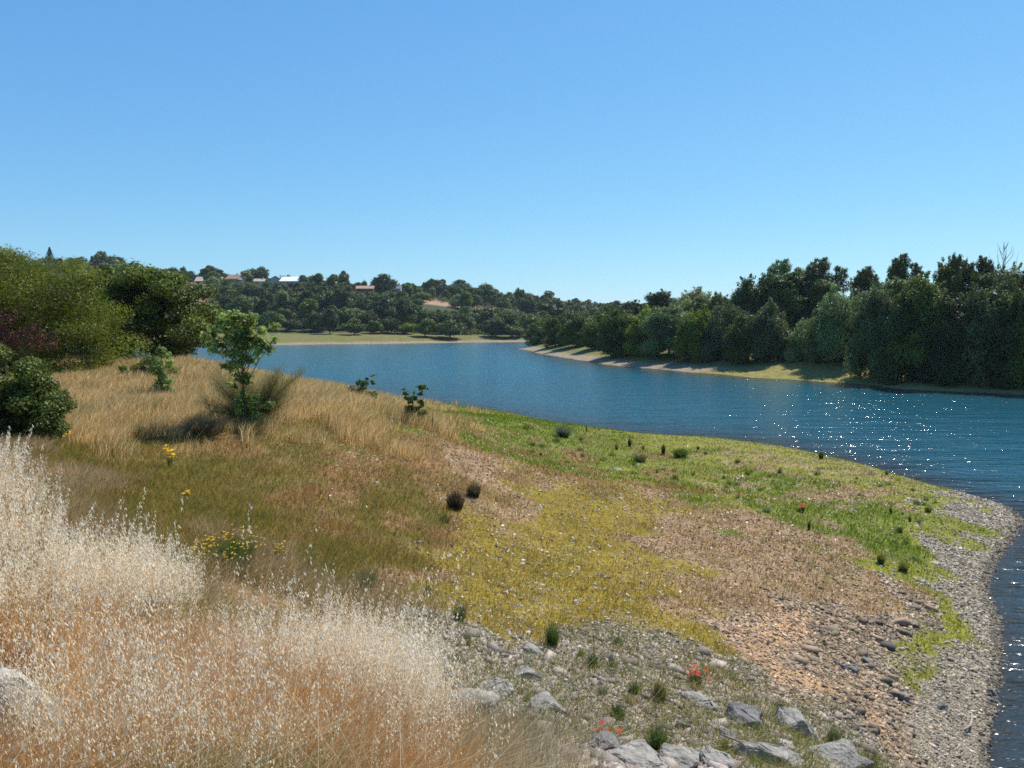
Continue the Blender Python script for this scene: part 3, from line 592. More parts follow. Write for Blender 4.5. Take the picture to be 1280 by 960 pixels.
RT = [ # px, top py, width px, distance, kind, material, label
 (676,400,34,212,'shrub','leaf_mid','small round tree at the very tip of the wooded spit'),
 (700,396,42,196,'willow','leaf_mid','leafy rounded tree just behind the tip of the spit'),
 (726,402,38,176,'willow','leaf_yellow','low bright bush above the spit, next to the grassy gap'),
 (722,388,46,205,'oak','leaf_mid','broad tree in the second row behind the spit'),
 (752,392,44,166,'shrub','leaf_mid','bushy tree right of the grassy gap on the spit'),
 (776,384,54,158,'oak','leaf_mid','full green tree above the first dark shadow on the bank'),
 (806,386,46,146,'shrub','leaf_yellow','yellowish green tree leaning over the bank, left of the bank shadows'),
 (836,380,60,138,'oak','leaf_grey','pale rounded tree over the middle of the clay bank'),
 (872,384,50,128,'willow','leaf_yellow','light green bushy tree over the dark bank, below the notch in the treeline'),
 (905,382,50,124,'willow','leaf_grey','pale grey green willow left of the tallest dark tree'),
 (963,378,44,113,'shrub','leaf_grey','narrow pale tree in front of the tall dark tree'),
 (935,392,50,118,'willow','leaf_dark','dark bush at the foot of the tall dark tree'),
 (1048,362,76,106,'willow','leaf_grey','large pale willow bush above the sunlit grass bank'),
 (1012,400,50,108,'willow','leaf_grey','low pale bush left of the large pale willow'),
 (1100,352,70,101,'oak','leaf_grey','rounded tree right of the large pale willow'),
 (1140,372,70,96,'willow','leaf_dark','dark bush hanging over the shaded bank, left part'),
 (1150,338,66,102,'ash','leaf_mid','tall tree with pale leaves left of the highest pair'),
 (1190,372,70,92,'willow','leaf_dark','dark bush over the shaded bank, middle part'),
 (1236,350,66,91,'oak','leaf_grey','greyish tree near the right edge in the front row'),
 (1250,378,74,87,'willow','leaf_dark','dark bush over the shaded bank, right part'),
 (1288,352,70,85,'oak','leaf_mid','tree cut by the right edge of the picture'),
 (1345,345,80,82,'ash','leaf_mid','tree beyond the right edge, nearest the picture'),(1410,340,90,80,'oak','leaf_dark','tree far beyond the right edge'),
 (762,380,36,200,'oak','leaf_mid','distant tree top behind the grassy gap tree'),
 (792,374,40,182,'ash','leaf_dark','dark tree in the back row left of the pointed top'),
 (822,361,40,166,'ash','leaf_dark','dark tree with a small pointed top in the back row'),
 (862,359,62,152,'oak','leaf_grey','high rounded open tree left of the notch in the treeline'),
 (895,366,22,148,'shrub','leaf_dark','small dark conifer like tree in the notch'),
 (915,372,36,142,'airy','leaf_mid','thin leaved tree filling the notch'),
 (942,344,60,128,'oak','leaf_dark','broad dark tree that starts the tall group'),
 (978,322,56,128,'airy','leaf_grey','feathery tall tree top, first of the high group'),
 (985,335,58,124,'ash','leaf_dark','dark tree under the feathery tall top'),
 (1026,320,56,124,'airy','leaf_grey','feathery tall tree top, second of the high group'),
 (1030,345,56,120,'ash','leaf_dark','dark tree beneath the second feathery top'),
 (1082,331,42,124,'airy','leaf_dark','open crowned tree with bare forks standing alone against the sky'),
 (1082,362,60,122,'oak','leaf_dark','dark tree below the lone open crowned tree'),
 (1126,315,44,116,'airy','leaf_dark','tall open tree right of the lone open crowned tree'),
 (1120,345,60,112,'ash','leaf_mid','full tree under the tall open tree'),
 (1190,318,46,106,'ash','leaf_mid','highest leafy tree right of centre of the wood'),
 (1187,314,30,107,'airy','leaf_mid','ragged top twigs above the highest leafy tree'),
 (1220,318,40,104,'airy','leaf_dark','ragged dark top next to the bare twigs'),
 (1222,334,54,103,'ash','leaf_dark','dark full tree left of the bare twigs'),
 (1262,328,54,100,'oak','leaf_grey','broad greyish tree behind the bare twigs'),
 (1290,317,46,97,'ash','leaf_dark','tall dark tree at the right edge of the picture'),
 (1350,320,70,96,'oak','leaf_mid','tall tree beyond the right edge, back row')]
def shore_y(px): return float(np.interp(px, [648,668,700,730,760,795,830,865,900,940,985,1030,1085,1130,1180,1230,1280,1420], [at_z(640, q)[1] for q in (435.5,440.5,447,451,456,459,462,466,468,472,474,477,481,486,489,491,494,503)]))
for i, r_ in enumerate(RT):
    r_ = list(r_)
    if i < 23: r_[3] = shore_y(r_[0])*(1.23 if r_[0] < 760 else 1.125 if r_[0] < 1060 else 1.055)
    if i < 23 and r_[0] > 1100 and r_[5] == 'leaf_dark': r_[5] = 'leaf_shadowed'  # front bushes over the right bank get the leaf colour with painted-in shade
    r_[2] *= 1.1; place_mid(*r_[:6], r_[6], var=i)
rb = np.random.RandomState(3)
for i in range(26):
    px = 850+i*26+rb.uniform(-8, 8); Y = rb.uniform(135, 190)
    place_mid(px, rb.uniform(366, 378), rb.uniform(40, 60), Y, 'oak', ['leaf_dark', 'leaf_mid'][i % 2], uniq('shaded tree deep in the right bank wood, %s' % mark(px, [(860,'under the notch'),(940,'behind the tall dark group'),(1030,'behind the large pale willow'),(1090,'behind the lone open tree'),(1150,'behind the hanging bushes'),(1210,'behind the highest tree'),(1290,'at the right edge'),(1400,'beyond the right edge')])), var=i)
# bare twigs above the crown line
def bare_tree(px, top, Y):
    r = np.random.RandomState(9); x = (px-640)/F*Y; z = gz(x, Y); H = at_y(px, top, Y)[2]-z; parts = [tube([(0,0,-.3),(0.1,0,H*.5),(0,0,H*.8),(0.15,0,H)], [.12,.07,.03,.008])]
    for k in range(16):
        h = H*(.6+.38*r.rand()); a = r.rand()*6.28; L = (H-h)*.5+.6; p0 = Vector((0.05,0,h)); p1 = p0+Vector((math.cos(a)*L*.5, math.sin(a)*L*.5, L*.7)); p2 = p1+Vector((math.cos(a)*.2, math.sin(a)*.2, L*.6)); parts.append(tube([p0, p1, p2], [.04,.025,.008], 5))
    v, q = join(parts); o = link('bare_tree', mesh_np('bare_tree', v, Q=q, mats=[M['bark']])); o.location = (x, Y, z); tag(o, 'leafless dead tree with thin twigs rising above the right bank wood', 'tree')
bare_tree(1247, 308, 99)

# ------------------------------------------------------------------ single shrubs and saplings of the near bank (clumps given where the photo has them)
def clump_plant(name, px, base, Y, cl, leaf, n, mat, label, cat='shrub', group=None, depth=1.0, stem=0.03, squash=0.8, shade=(0.6, 1.35), shell=0.45, stems=None, seed=None, aspect=0.5, nl=12):
    r = np.random.RandomState(seed or int(px*7+Y)); x, y, _ = at_y(px, base, Y); z = gz(x, y); k = Y/F; C_ = []
    for c in cl:
        cx, cyy, R = c[0], c[1], c[2]
        zz = at_y(cx, cyy, Y)[2] - z
        if len(cl) < 40:
            for q in range(3): C_.append(((cx-px)*k+r.normal()*R*k*.65, r.uniform(-1, 1)*depth*R*k, zz+r.normal()*R*k*.6, R*k*r.uniform(.4, 1.1), R*k*r.uniform(.4, 1.1), R*k*squash*r.uniform(.4, 1.1)))
            continue
        C_.append(((cx-px)*k, r.uniform(-1, 1)*depth*R*k, zz, R*k, R*k*max(depth, 0.8), R*k*squash))
    V, col = leaf_cloud(C_, n, leaf, r, shade=shade, shell=shell, aspect=aspect)
    t = empty(name, (x, y, z), 0, label, cat, group)
    link('foliage', mesh_np('foliage', V, Q=np.arange(len(V)).reshape(-1, 4), mats=[M[mat]], col=col), t)
    zt = max(c[2] for c in C_); tx = np.mean([c[0] for c in C_])
    tv, tq = limbs(C_, (0, 0, -0.1), (tx*.6, 0, zt*.85), stem, r, nl, 6)
    link('stem', mesh_np('stem', tv, Q=tq, mats=[M['bark']], smoothed=True), t)
    return t
def fill(x0, x1, top, bot, R, n, seed):
    """clumps filling a rounded silhouette; top is a list of (px, py)"""
    r = np.random.RandomState(seed); out = []
    tx, ty = zip(*top)
    while len(out) < n:
        px = r.uniform(x0, x1); tp = np.interp(px, tx, ty)+R*.8; py = tp + (bot-tp)*r.rand()**1.2
        out.append((px, py, R*r.uniform(.7, 1.3)))
    return out
big = fill(-120, 120, [(-120,298),(-40,304),(0,304),(30,312),(70,316),(100,330),(115,352),(125,392)], 450, 16, 150, 1)
big += fill(-120, 128, [(-120,310),(-40,318),(0,318),(30,328),(70,335),(100,350),(125,386)], 462, 20, 45, 12)
big += [(px_, 463, 14) for px_ in range(-110, 124, 9)]
clump_plant('willow_bush', 30, 474, 38, big, 0.07, 150000, 'leaf_yellow', 'huge yellow green willow bush filling the left edge above the dry grass', 'bush', depth=2.6, stem=.14, aspect=.3)
dk = fill(150, 262, [(150,352),(165,338),(190,334),(215,332),(240,342),(255,360),(262,400)], 440, 14, 60, 2)
bk = fill(-60, 150, [(-60,372),(0,374),(80,374),(150,380)], 462, 15, 70, 22)
clump_plant('dark_tree', 50, 470, 52, bk, 0.10, 42000, 'leaf_mid', 'bushy tree behind the foot of the huge willow bush', 'tree', depth=1.6, stem=.12)
clump_plant('dark_tree', 205, 450, 50, dk, 0.10, 62000, 'leaf_mid', 'dark bushy tree behind the small sapling, right of the willow bush', 'tree', depth=2.4, stem=.16)
dk2 = fill(118, 180, [(118,345),(140,330),(160,332),(180,345)], 430, 14, 26, 3)
clump_plant('dark_tree', 150, 440, 58, dk2, 0.13, 16000, 'leaf_mid', 'green tree squeezed between the willow bush and the dark bushy tree', 'tree', depth=1.6, stem=.14)
rd = fill(-60, 58, [(-60,385),(0,388),(40,392),(58,410)], 440, 11, 34, 4)
clump_plant('reddish_bush', 10, 470, 31, rd, 0.035, 8000, 'leaf_red', 'half dead reddish brown bush in front of the willow bush', 'bush', depth=1.3, stem=.05, shell=.2)
nb = fill(-60, 74, [(-60,420),(0,424),(30,432),(60,458),(76,500)], 540, 13, 150, 5)
clump_plant('bramble_bush', 15, 548, 17.5, nb, 0.034, 95000, 'leaf_dark', 'dark green bramble bush at the left edge above the pale oats', 'bush', depth=1.6, stem=.04)
clump_plant('low_bush', 172, 478, 35, [(160,462,8),(172,458,10),(184,460,9),(195,462,9),(166,468,8),(180,468,9),(212,465,8)], 0.05, 5000, 'leaf_mid', 'low round green bush in the dry grass under the dark trees', 'bush', stem=.03)
clump_plant('young_tree', 203, 507, 29, [(203,440,6),(198,450,9),(210,452,9),(203,462,10),(196,468,9),(212,470,9),(206,480,9),(200,490,5),(212,488,5)], 0.05, 4200, 'leaf_fresh', 'slender young tree with a thin stem in the dry grass', 'sapling', stem=.025)
clump_plant('oak_sapling', 308, 528, 22, [(280,400,11),(268,412,9),(334,412,10),(338,424,8),(292,424,13),(318,400,12),(262,428,6),(304,426,18),(326,430,12),(308,500,12),(326,505,11),(312,470,10),(308,397,6),(295,407,10),(315,407,11),(285,412,8),(300,418,13),(322,418,9),(272,420,7),(280,430,8),(296,432,13),(314,432,12),(330,432,5),(327,445,6),(310,445,10),(298,448,10),(296,460,9),(306,468,8),(300,482,6),(306,492,8),(298,503,7),(318,505,8),(310,515,10),(330,508,6)],
            0.055, 9000, 'leaf_fresh', 'leafy oak sapling on the ridge with the lake behind it', 'sapling', depth=1.0, stem=.035, shell=.1, shade=(.5, 1.6))
clump_plant('small_bush', 453, 500, 31, [(447,490,7),(455,488,8),(461,492,7),(455,481,5),(466,478,3),(460,474,2.5),(467,470,2)], 0.045, 1700, 'leaf_mid', 'small bush at the edge of the dry ridge against the water', 'bush', stem=.015)
clump_plant('forked_bush', 516, 524, 27, [(516,520,8),(513,512,6),(511,504,5),(508,496,5),(506,490,4),(521,508,5),(524,500,5),(527,493,4),(529,486,3.5),(525,483,3),(517,497,4),(532,486,2.5),(528,519,5),(504,519,4)], 0.04, 2600, 'leaf_mid', 'forked v shaped bush standing alone where the ridge meets the green grass', 'bush', stem=.02)

# wispy plants: bundles of thin curved blades
def blades(P_, H_, W_, lean, rs_, col, curve=0.5, head=None):
    """P_ base points, lean = horizontal offset of the tips; two-segment blades"""
    n = len(P_); a = rs_.rand(n)*math.pi if head is None else head
    t = np.stack([np.cos(a), np.sin(a), np.zeros(n)], 1)*(W_/2)[:, None]
    up = np.zeros((n, 3)); up[:, 2] = H_; L3 = np.concatenate([lean, np.zeros((n, 1))], 1)
    mid = P_ + up*0.58 + L3*(0.58*(1-curve)); tip = P_ + up*(1-0.12*curve) + L3
    V = np.stack([P_-t, P_+t, mid+t*.75, mid-t*.75, tip], 1).reshape(-1, 3)
    b = np.arange(n)[:, None]*5
    Q = b + np.array([[0, 1, 2, 3]]); T = b + np.array([[3, 2, 4]])
    return V, Q, T, np.repeat(col, 5, 0)
def pick(cols, n, rs_, v=0.25):
    c = np.array(cols)[rs_.randint(len(cols), size=n)]; return c*(1-v+2*v*rs_.rand(n))[:, None]
def tuft(name, px, base, Y, hpx, wpx, n, cols, label, cat='plant', group=None, spread=0.5, bw=None, mat='grass', curve=0.4, minh=0.5, heads=None, seed=None, foot=0.35):
    r = np.random.RandomState(seed or int(px*3+base)); 
    x, y, _ = at_y(px, base, Y); 
    # drop on the ground along the view line
    for it in range(12):
        z = gz(x, y); q = at_z(px, base, z); x, y = .5*(x+q[0]), .5*(y+q[1])
    z = gz(x, y); k = y/F; H = hpx*k; W = wpx*k/2
    a = r.rand(n)*2*math.pi; rad = np.sqrt(r.rand(n)); bx = np.cos(a)*rad; by = np.sin(a)*rad
    Pb = np.stack([bx*W*foot, by*W*foot, np.full(n, -0.03)], 1); hh = H*(minh+(1-minh)*r.rand(n))*(1-0.35*rad**2)
    ln = np.stack([bx, by], 1)*W*(1-foot)*(0.6+.8*r.rand(n))[:, None] + r.normal(size=(n, 2))*W*.1
    wv = np.full(n, bw or max(0.004, 0.5*k))
    V, Q, T, c = blades(Pb, hh, wv, ln*spread/0.5, r, pick(cols, n, r, .3), curve)
    o = link(name, mesh_np(name, V, Q=Q, T=T, mats=[M[mat]], col=c)); o.location = (x, y, z); tag(o, label, cat, group)
    if heads:
        m, hm, hs = heads; idx = r.choice(n, m); tips = V.reshape(-1, 5, 3)[idx, 4]; tips = tips[tips[:, 2] > H*.25]
        Vh = []; few = len(tips) <= 16
        for tpt in tips:
            if few: Vh = []
            for q in range(5):
                an = 2*math.pi*q/5+r.rand(); d = np.array([math.cos(an), math.sin(an), .25+.5*r.rand()]); s = np.array([-math.sin(an), math.cos(an), 0]); e = hs*(.7+.6*r.rand())
                Vh += [tpt, tpt+d*e*.6+s*e*.45, tpt+d*e*1.1, tpt+d*e*.6-s*e*.45]
            if few: Vh = np.array(Vh); link('flower_head', mesh_np('flower_head', Vh, Q=np.arange(len(Vh)).reshape(-1, 4), mats=[M[hm]], col=np.repeat((.75+.5*r.rand(len(Vh)//4))[:, None], 3, 1).repeat(4, 0)), o)
        if not few:
            Vh = np.array(Vh); tag(link('blossom', mesh_np('blossom', Vh, Q=np.arange(len(Vh)).reshape(-1, 4), mats=[M[hm]], col=np.repeat((.75+.5*r.rand(len(Vh)//4))[:, None], 3, 1).repeat(4, 0)), o), kind='stuff')
    return o
OL = [(0.10,0.095,0.035),(0.075,0.08,0.025),(0.14,0.11,0.05)]; GR = [(0.07,0.12,0.02),(0.05,0.095,0.018),(0.11,0.16,0.03)]; BR = [(0.06,0.04,0.025),(0.10,0.07,0.04),(0.04,0.03,0.02)]; GG = [(0.16,0.20,0.11),(0.12,0.16,0.08)]; ST = [(0.42,0.30,0.14),(0.50,0.37,0.18)]; YG = [(0.16,0.18,0.035),(0.22,0.22,0.05)]
def broom():
    r = np.random.RandomState(8); px, base, Y = 318, 530, 22.6; x, y, _ = at_y(px, base, Y); z = gz(x, y); k = Y/F
    V = []; Q = []; T = []; C_ = []; off = 0; stems = []
    t = empty('broom_shrub', (x, y, z), 0, 'wispy olive brown broom shrub spreading round the foot of the oak sapling', 'shrub')
    for (tx, ty, wdt) in [(262,482,16),(270,470,12),(285,478,14),(345,470,12),(360,462,10),(372,474,10),(365,488,14),(340,490,14),(330,478,12),(352,478,10),(300,500,16),(335,510,16),(290,512,12),(375,466,8),(258,500,12),(356,504,14),(300,478,16),(318,482,16),(275,488,16),(282,500,16),(322,496,18),(345,506,16),(268,512,12),(300,512,16),(320,516,16)]:
        e = Vector(((tx-px)*k, r.uniform(-.5, .5), at_y(tx, ty, Y)[2]-z)); b0 = Vector((r.uniform(-.1, .1), r.uniform(-.1, .1), -.05)); m = b0.lerp(e, .5)+Vector((0, 0, .12))
        stems.append(tube([b0, m, e], [.016, .011, .005], 5)); n_ = 520
        f = r.rand(n_)*.75+.25; P_ = np.array([tuple(b0.lerp(m, min(1, 2*q)) if q < .5 else m.lerp(e, 2*q-1)) for q in f]) + r.normal(size=(n_, 3))*wdt*k*.36
        d = (e-b0).normalized(); ln = np.array([[d.x, d.y]])*.22*r.rand(n_, 1) + r.normal(size=(n_, 2))*.15
        v, q_, t_, c_ = blades(P_, .12+.25*r.rand(n_)*max(.3, d.z), np.full(n_, .0075), ln, r, pick([(0.24,0.22,0.08),(0.28,0.21,0.10),(0.18,0.19,0.06)], n_, r), .2)
        V.append(v); Q.append(q_+off); T.append(t_+off); C_.append(c_); off += len(v)
    link('foliage', mesh_np('foliage', np.concatenate(V), Q=np.concatenate(Q), T=np.concatenate(T), mats=[M['grass']], col=np.concatenate(C_)), t)
    v, q = join(stems); link('stem', mesh_np('stem', v, Q=q, mats=[M['bark']]), t)
broom()
TF = [ # name, px, base, Y guess, h px, w px, n, colours, label, extra
 ('brown_bush',252,545,20,34,70,1200,[(0.26,0.18,0.08),(0.20,0.16,0.06),(0.36,0.25,0.12)],'low brown brushy shrub in the dry grass left of the oak sapling','shrub'),
 ('dark_tussock',569,636,20,32,30,800,BR+[(0.13,0.09,0.05)],'larger of the two dark brown tussocks on the flat','tussock'),
 ('dark_tussock',592,620,21,24,24,520,[(0.08,0.065,0.04),(0.13,0.11,0.06)],'smaller greyer of the two dark tussocks, behind the other','tussock'),
 ('grey_green_bush',704,546,42,20,30,800,GG,'pale grey green bushy weed near the water in the green strip','weed'),
 ('grass_clump',690,808,10.5,46,32,420,GR,'tall green grass clump above the grey stones','grass clump'),
 ('grass_clump',822,948,7,62,42,700,GR,'lush dark green clump between the grey boulders at the bottom','grass clump'),
 ('grass_clump',741,834,9.6,28,26,300,GR,'small dark green clump in the scree beside the taller straw','grass clump'),
 ('grass_clump',772,900,8,34,34,400,GR,'green clump just above the left poppies rock','grass clump'),
 ('grass_clump',824,876,8.6,38,30,500,[(0.15,0.17,0.04),(0.25,0.2,0.06),(0.1,0.06,0.03)],'yellow green clump with a brown foot in the scree','grass clump'),
 ('grass_clump',793,866,8.8,24,22,260,GR,'green clump left of the brown footed one','grass clump'),
 ('grass_clump',752,868,8.8,18,24,220,GG,'greyish clump in the middle of the scree','grass clump'),
 ('grass_clump',1129,714,20,20,20,420,YG,'bright green clump on the inner side of the pebble beach','grass clump'),
 ('grass_clump',1101,704,20.5,20,16,320,YG,'bright clump left of the one beside the pebble beach','grass clump'),
 ('grass_clump',1026,574,37,14,9,200,GR,'dark clump on the waterline of the point','grass clump'),
 ('grass_clump',1108,594,33,9,7,120,GR,'small dark clump near the tip of the point by the water','grass clump'),
 ('grass_clump',905,942,7,34,26,300,YG,'bright grass between two grey boulders','grass clump'),
 ('grass_clump',1042,930,8.3,40,30,420,[(0.10,0.14,0.06),(0.16,0.18,0.07)],'grey green clump beside the lower right boulders','grass clump'),
 ('grass_clump',1085,958,8,26,60,500,YG,'mossy bright clump at the bottom edge right of the boulders','grass clump'),
 ('grass_clump',535,745,10.2,26,14,160,GR,'thin green weed at the edge of the oats','grass clump'),
 ('grass_clump',575,775,10.6,36,30,240,[(0.09,0.12,0.05),(0.14,0.16,0.07)],'loose grey green clump above the first boulder','grass clump'),
 ('grass_clump',458,740,10.5,46,44,500,[(0.11,0.14,0.05),(0.16,0.18,0.07),(0.3,0.25,0.12)],'loose green clump rising from the oats edge','grass clump'),
 ('dock_stalk',787,558,39,16,6,90,BR+GR,'dark upright dock stalk in the green strip, left one','weed'),
 ('dock_stalk',829,568,37,20,7,110,BR+GR,'dark upright dock stalk in the green strip, right one','weed'),
 ('dock_stalk',733,540,46,16,2.5,14,BR,'thin dark stake like stalk at the waterline','weed'),
 ('dock_stalk',1011,662,22.5,18,5,70,GR+BR,'dark green dock stalk on the green slope left of the point','weed'),
 ('dock_stalk',1113,642,25.6,15,5,60,GR,'upright weed at the middle of the point','weed'),
 ('dock_stalk',1137,652,25,12,5,60,GR,'upright weed right of the middle of the point','weed'),
 ('weed_clump',850,571,36,16,34,420,GR,'dark green weed bed beside the dock stalks','weed'),
 ('weed_clump',800,577,36,14,28,320,[(0.07,0.11,0.03),(0.1,0.13,0.04)],'dark weed bed under the left dock stalk','weed'),
 ('weed_clump',1160,640,25.5,12,14,160,GR,'dark weed beside the beach tip','weed'),
 ('weed_clump',958,640,24,10,18,160,GG,'dull green weed left of the red poppy on the slope','weed'),
 ('weed_clump',1000,640,24,9,14,140,GR,'green weed at the foot of the poppy on the slope','weed'),
 ('weed_clump',556,652,18.5,16,26,240,[(0.10,0.13,0.04),(0.2,0.18,0.07)],'green weed just below the dark tussocks','weed'),
 ('weed_clump',1124,665,23.8,12,14,140,GR,'low weed above the bright beach clumps','weed'),
 ('dry_stalk',541,540,25,44,3,8,BR,'thin brown stalk right of the forked bush','stalk'),
 ('dry_stalk',413,492,31.5,16,3,8,BR,'thin brown stalk on the ridge against the lake','stalk'),
 ('dry_stalk',742,820,9.8,60,5,8,[(0.22,0.14,0.07)],'single tall dry stalk in the scree','stalk'),
 ('dry_stalk',824,845,9,50,6,9,[(0.22,0.14,0.07)],'single dry stalk above the brown footed clump','stalk'),
]
for f_ in TF:
    tuft(*f_[:8], f_[8], f_[9], group={'grass_clump': 'grass clumps on the bank', 'dock_stalk': 'dock stalks near the water', 'weed_clump': 'weed beds on the flat', 'dark_tussock': 'dark tussocks on the flat', 'dry_stalk': 'single dry stalks'}.get(f_[0]), foot=.55 if 'tussock' in f_[0] or 'stalk' in f_[0] else .35, minh=.6)
rt = np.random.RandomState(15)
for i in range(46):
    px, py = rt.uniform(560, 1010), rt.uniform(795, 950)
    if py < 800+max(0, px-820)*.35 or px > 880+ (py-850)*1.6: continue
    tuft('grass_tuft', px, py, 8.5, rt.uniform(10, 24), rt.uniform(12, 26), int(rt.uniform(70, 170)), [GR, YG, GG+GR, ST+YG][rt.randint(4)], 'small grass tuft sprouting between the stones of the grey scree', 'grass tuft', 'small grass tufts in the scree')
cen = [(rt.uniform(600, 1150), 0) for q in range(16)]
for i in range(70):
    cx = cen[i % 16][0]; px = cx + rt.normal()*16; lo = np.interp(px, [560,720,900,1000,1100,1200], [520,545,562,575,600,630]); py = lo + rt.rand()**1.3*np.interp(px, [600,900,1150], [30,55,90])
    tuft('weed_tuft', px, py, 30, rt.uniform(4, 11), rt.uniform(6, 18), int(rt.uniform(40, 110)), [GR+YG, YG, GR+GG+YG, YG+OL][rt.randint(4)], 'low weed tuft in the green strip along the water', 'weed', 'low weed tufts in the green strip')
tuft('poppy_plant',870,856,8.9,34,30,200,GG+GR,'cluster of red poppies at the edge of the orange soil','flowers','poppies on the bank',heads=(16,'petal_red',.026))
tuft('poppy_plant',752,922,7.4,24,18,60,GG,'two red poppies behind a dark faced boulder','flowers','poppies on the bank',heads=(6,'petal_red',.024))
tuft('poppy_plant',772,926,7.4,20,12,40,GG,'single red poppy right of the pair behind the boulder','flowers','poppies on the bank',heads=(3,'petal_red',.024))
tuft('poppy_plant',1003,640,23.5,14,8,60,GR,'tiny red poppy on the green slope towards the point','flowers','poppies on the bank',heads=(9,'petal_red',.05))
tuft('yellow_flower_plant',290,712,10.8,62,90,1300,GR+[(0.12,0.15,0.05)],'broad yellow flowering plant at the edge of the oats','flowers','yellow flowers in the meadow',heads=(130,'petal_yellow',.017))
tuft('yellow_flower_plant',213,585,17,36,12,40,YG,'tall yellow flower standing alone below the brown shrub','flowers','yellow flowers in the meadow',heads=(16,'petal_yellow',.06))
tuft('yellow_flower_plant',235,624,15,18,8,30,YG,'low yellow flower in the middle of the meadow','flowers','yellow flowers in the meadow',heads=(8,'petal_yellow',.05))
tuft('yellow_flower_plant',86,552,19,18,10,30,YG,'yellow flower by the bramble bush','flowers','yellow flowers in the meadow',heads=(8,'petal_yellow',.05))
tuft('yellow_flower_plant',72,720,7.4,70,26,60,YG+ST,'yellow flower head among the oats at the left','flowers','yellow flowers in the meadow',heads=(14,'petal_yellow',.022))
tuft('yellow_flower_plant',348,705,10.5,40,26,150,GR,'small yellow flowering sprig right of the broad one','flowers','yellow flowers in the meadow',heads=(40,'petal_yellow',.014))

# ------------------------------------------------------------------ boulders
def boulder(px, base, wpx, hpx, Y, mat, label, seed, tilt=0.2, flat=0.75, name='boulder', rz=None):
    r = np.random.RandomState(seed); x, y, _ = at_y(px, base, Y)
    for it in range(12):
        z = gz(x, y); q = at_z(px, base, z); x, y = .5*(x+q[0]), .5*(y+q[1])
    z = gz(x, y); k = math.hypot(y, EYE-z)/F; w = wpx*k*1.04; h = max(hpx*k*1.1, w*.3)
    pts = []
    for i in range(22):
        d = r.normal(size=3); d /= np.abs(d).max()**0.7; d /= max(1e-6, np.linalg.norm(d)**.35)
        pts.append(np.clip(d, -1, 1)*np.array([w*.5, w*.42, h*.62])*(0.8+.3*r.rand()))
    bm = bmesh.new()
    for p in pts: bm.verts.new(p)
    res = bmesh.ops.convex_hull(bm, input=bm.verts); 
    bmesh.ops.delete(bm, geom=[v for v in bm.verts if not v.link_faces], context='VERTS')
    bmesh.ops.bevel(bm, geom=bm.edges[:], offset=w*.02, segments=1, affect='EDGES')
    bmesh.ops.triangulate(bm, faces=bm.faces[:]); bmesh.ops.subdivide_edges(bm, edges=bm.edges[:], cuts=2, use_grid_fill=True)
    for v in bm.verts:
        c = v.co; s = 1/w
        dn = float(fbm(np.array([c.x*s*5+seed]), np.array([c.y*s*5+c.z*s*7]), seed, 3)[0])-.5
        lay = math.sin(c.z/h*16 + c.x*s*4)*.012*w
        v.co += v.normal*(dn*.16*w + lay)
    o = bm_obj(name, bm, M[mat]); o.location = (x, y + w*.18, z - h*.22); o.rotation_euler = (r.uniform(-.15, .15)+tilt, r.uniform(-.25, .25), r.uniform(-.5, .5) if rz is None else rz)
    tag(o, label, 'rock', 'boulders on the bank')
